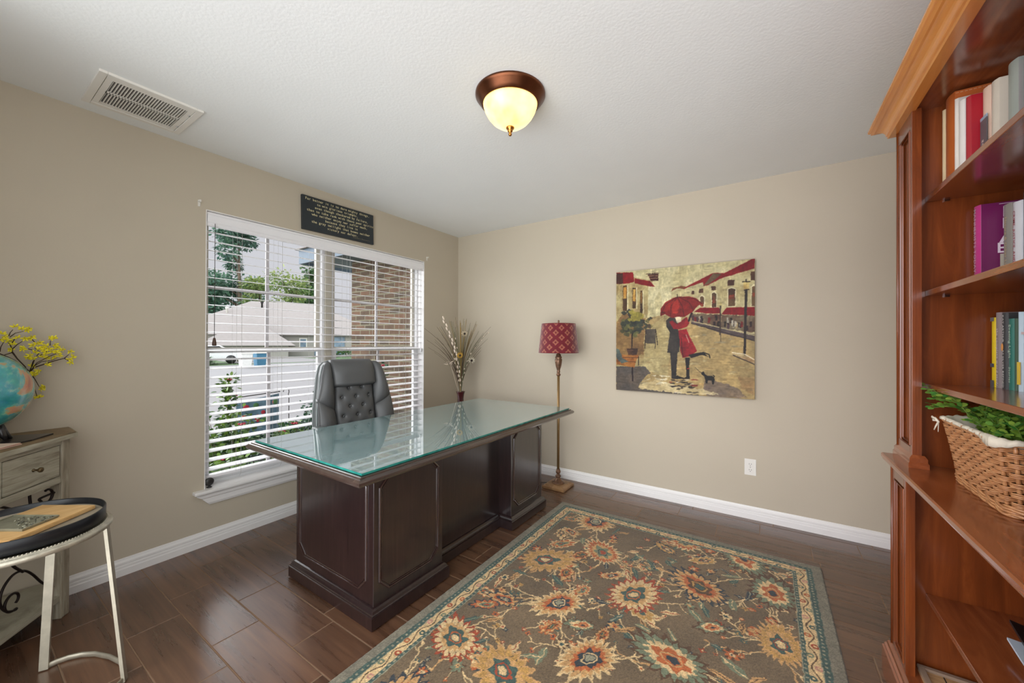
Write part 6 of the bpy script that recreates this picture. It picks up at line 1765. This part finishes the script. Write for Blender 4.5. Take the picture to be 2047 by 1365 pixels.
rose('rose bush with a tall red topped stem at the left of the window', -1.05, 1.40, 1.00, .22, 4200, LR, 16, 1, top=(-.10, .075, 1.26))
rose('leafy rose bush with red blooms below the middle of the left window', -.78, 1.80, .84, .22, 4600, LR, 16, 2)
rose('dark green bush in the middle outside the window', -1.0, 2.30, 1.04, .24, 4800, LR2, 6, 3, top=(-.1, .25, 1.16))
rose('dark green bush by the brick wall outside the window', -.80, 2.74, 1.08, .24, 3200, LR2, 6, 4, top=(-.05, .16, 1.33))
rose('low rose bush nearest the house at the left of the window', -.64, 1.16, .74, .20, 3000, LR, 12, 5)
def make_hedge():
    t = thing('low_hedge', 'low dark green hedge along the flower bed outside the window', 'hedge', (-2.0, 1.86, GZ))
    rr = random.Random(77); items = []; bm = BM()
    for k in range(40):
        y = -1.2+2.5*k/39; tube(bm, [(0, y, 0), (rr.uniform(-.1, .1), y+rr.uniform(-.1, .1), .52)], [.006, .003], 5)
    obj('stems', bm, m_stem, t)
    for k in range(9000):
        x = max(-.2, min(.2, rr.gauss(0, .10))); z = .62*rr.random()**.6+.05*math.sin(9*x); d = Vector((rr.gauss(0, 1)+.4, rr.gauss(0, 1), rr.gauss(0, 1)+.5)).normalized()
        items.append((Vector((x, rr.uniform(-1.25, 1.3), max(.03, z))), d, Vector((rr.uniform(-.5, 1), rr.uniform(-.6, .6), 1)), rr.uniform(.03, .05), rr.uniform(.018, .03), rr.random()**1.6))
    leaves_mesh('foliage', items, LR2, t)
make_hedge()
def make_flag():
    t = thing('garden_flag', 'blue grey garden flag with red flowers hanging outside the window', 'flag', (-1.45, 1.605, GZ))
    mi = plain('flag_cloth', hx(92, 120, 140), .8, var=.25, vs=12); mr = plain('flag_red', hx(170, 40, 60), .8); mg = plain('flag_green', hx(70, 110, 66), .8); ms = m_iron
    bm = BM(); tube(bm, [(0, 0, 0), (0, 0, 1.04), (0, .02, 1.07), (0, .45, 1.09)], .005, 6); tube(bm, [(0, -.022+.022*math.cos(a), 1.045+.022*math.sin(a)) for a in [2*PI*i/12 for i in range(12)]], .003, 5, closed=True); obj('flag_stand', bm, ms, t)
    bm = BM(); rings = []
    for i in range(9):
        y = .04+.40*i/8; x = .006*math.sin(i*1.4); rings.append([(x-.002, y, .70), (x+.002, y, .70), (x+.002, y, 1.02+.05*i/8), (x-.002, y, 1.02+.05*i/8)])
    ring_loft(bm, rings); fl = obj('cloth', bm, mi, t)
    bm = BM(); rr = random.Random(2)
    for k in range(9):
        ball(bm, (.008, rr.uniform(.10, .40), rr.uniform(.75, 1.0)), rr.uniform(.018, .034), 10, 6, s=(.15, 1, 1), mi=k % 3 == 2)
    obj('printed_flowers', bm, [mr, mg], fl)
    t = thing('shepherd_hook', 'thin iron garden hook outside the window beside the flag', 'hook', (-1.62, 2.23, GZ))
    bm = BM(); tube(bm, [(0, 0, 0), (0, 0, .98)] + [(0, -.03+.03*math.cos(a), 1.06+.045*math.sin(a)) for a in [PI*i/10 for i in range(-2, 11)]], .004, 6); obj('pole', bm, m_iron, t)
make_flag()
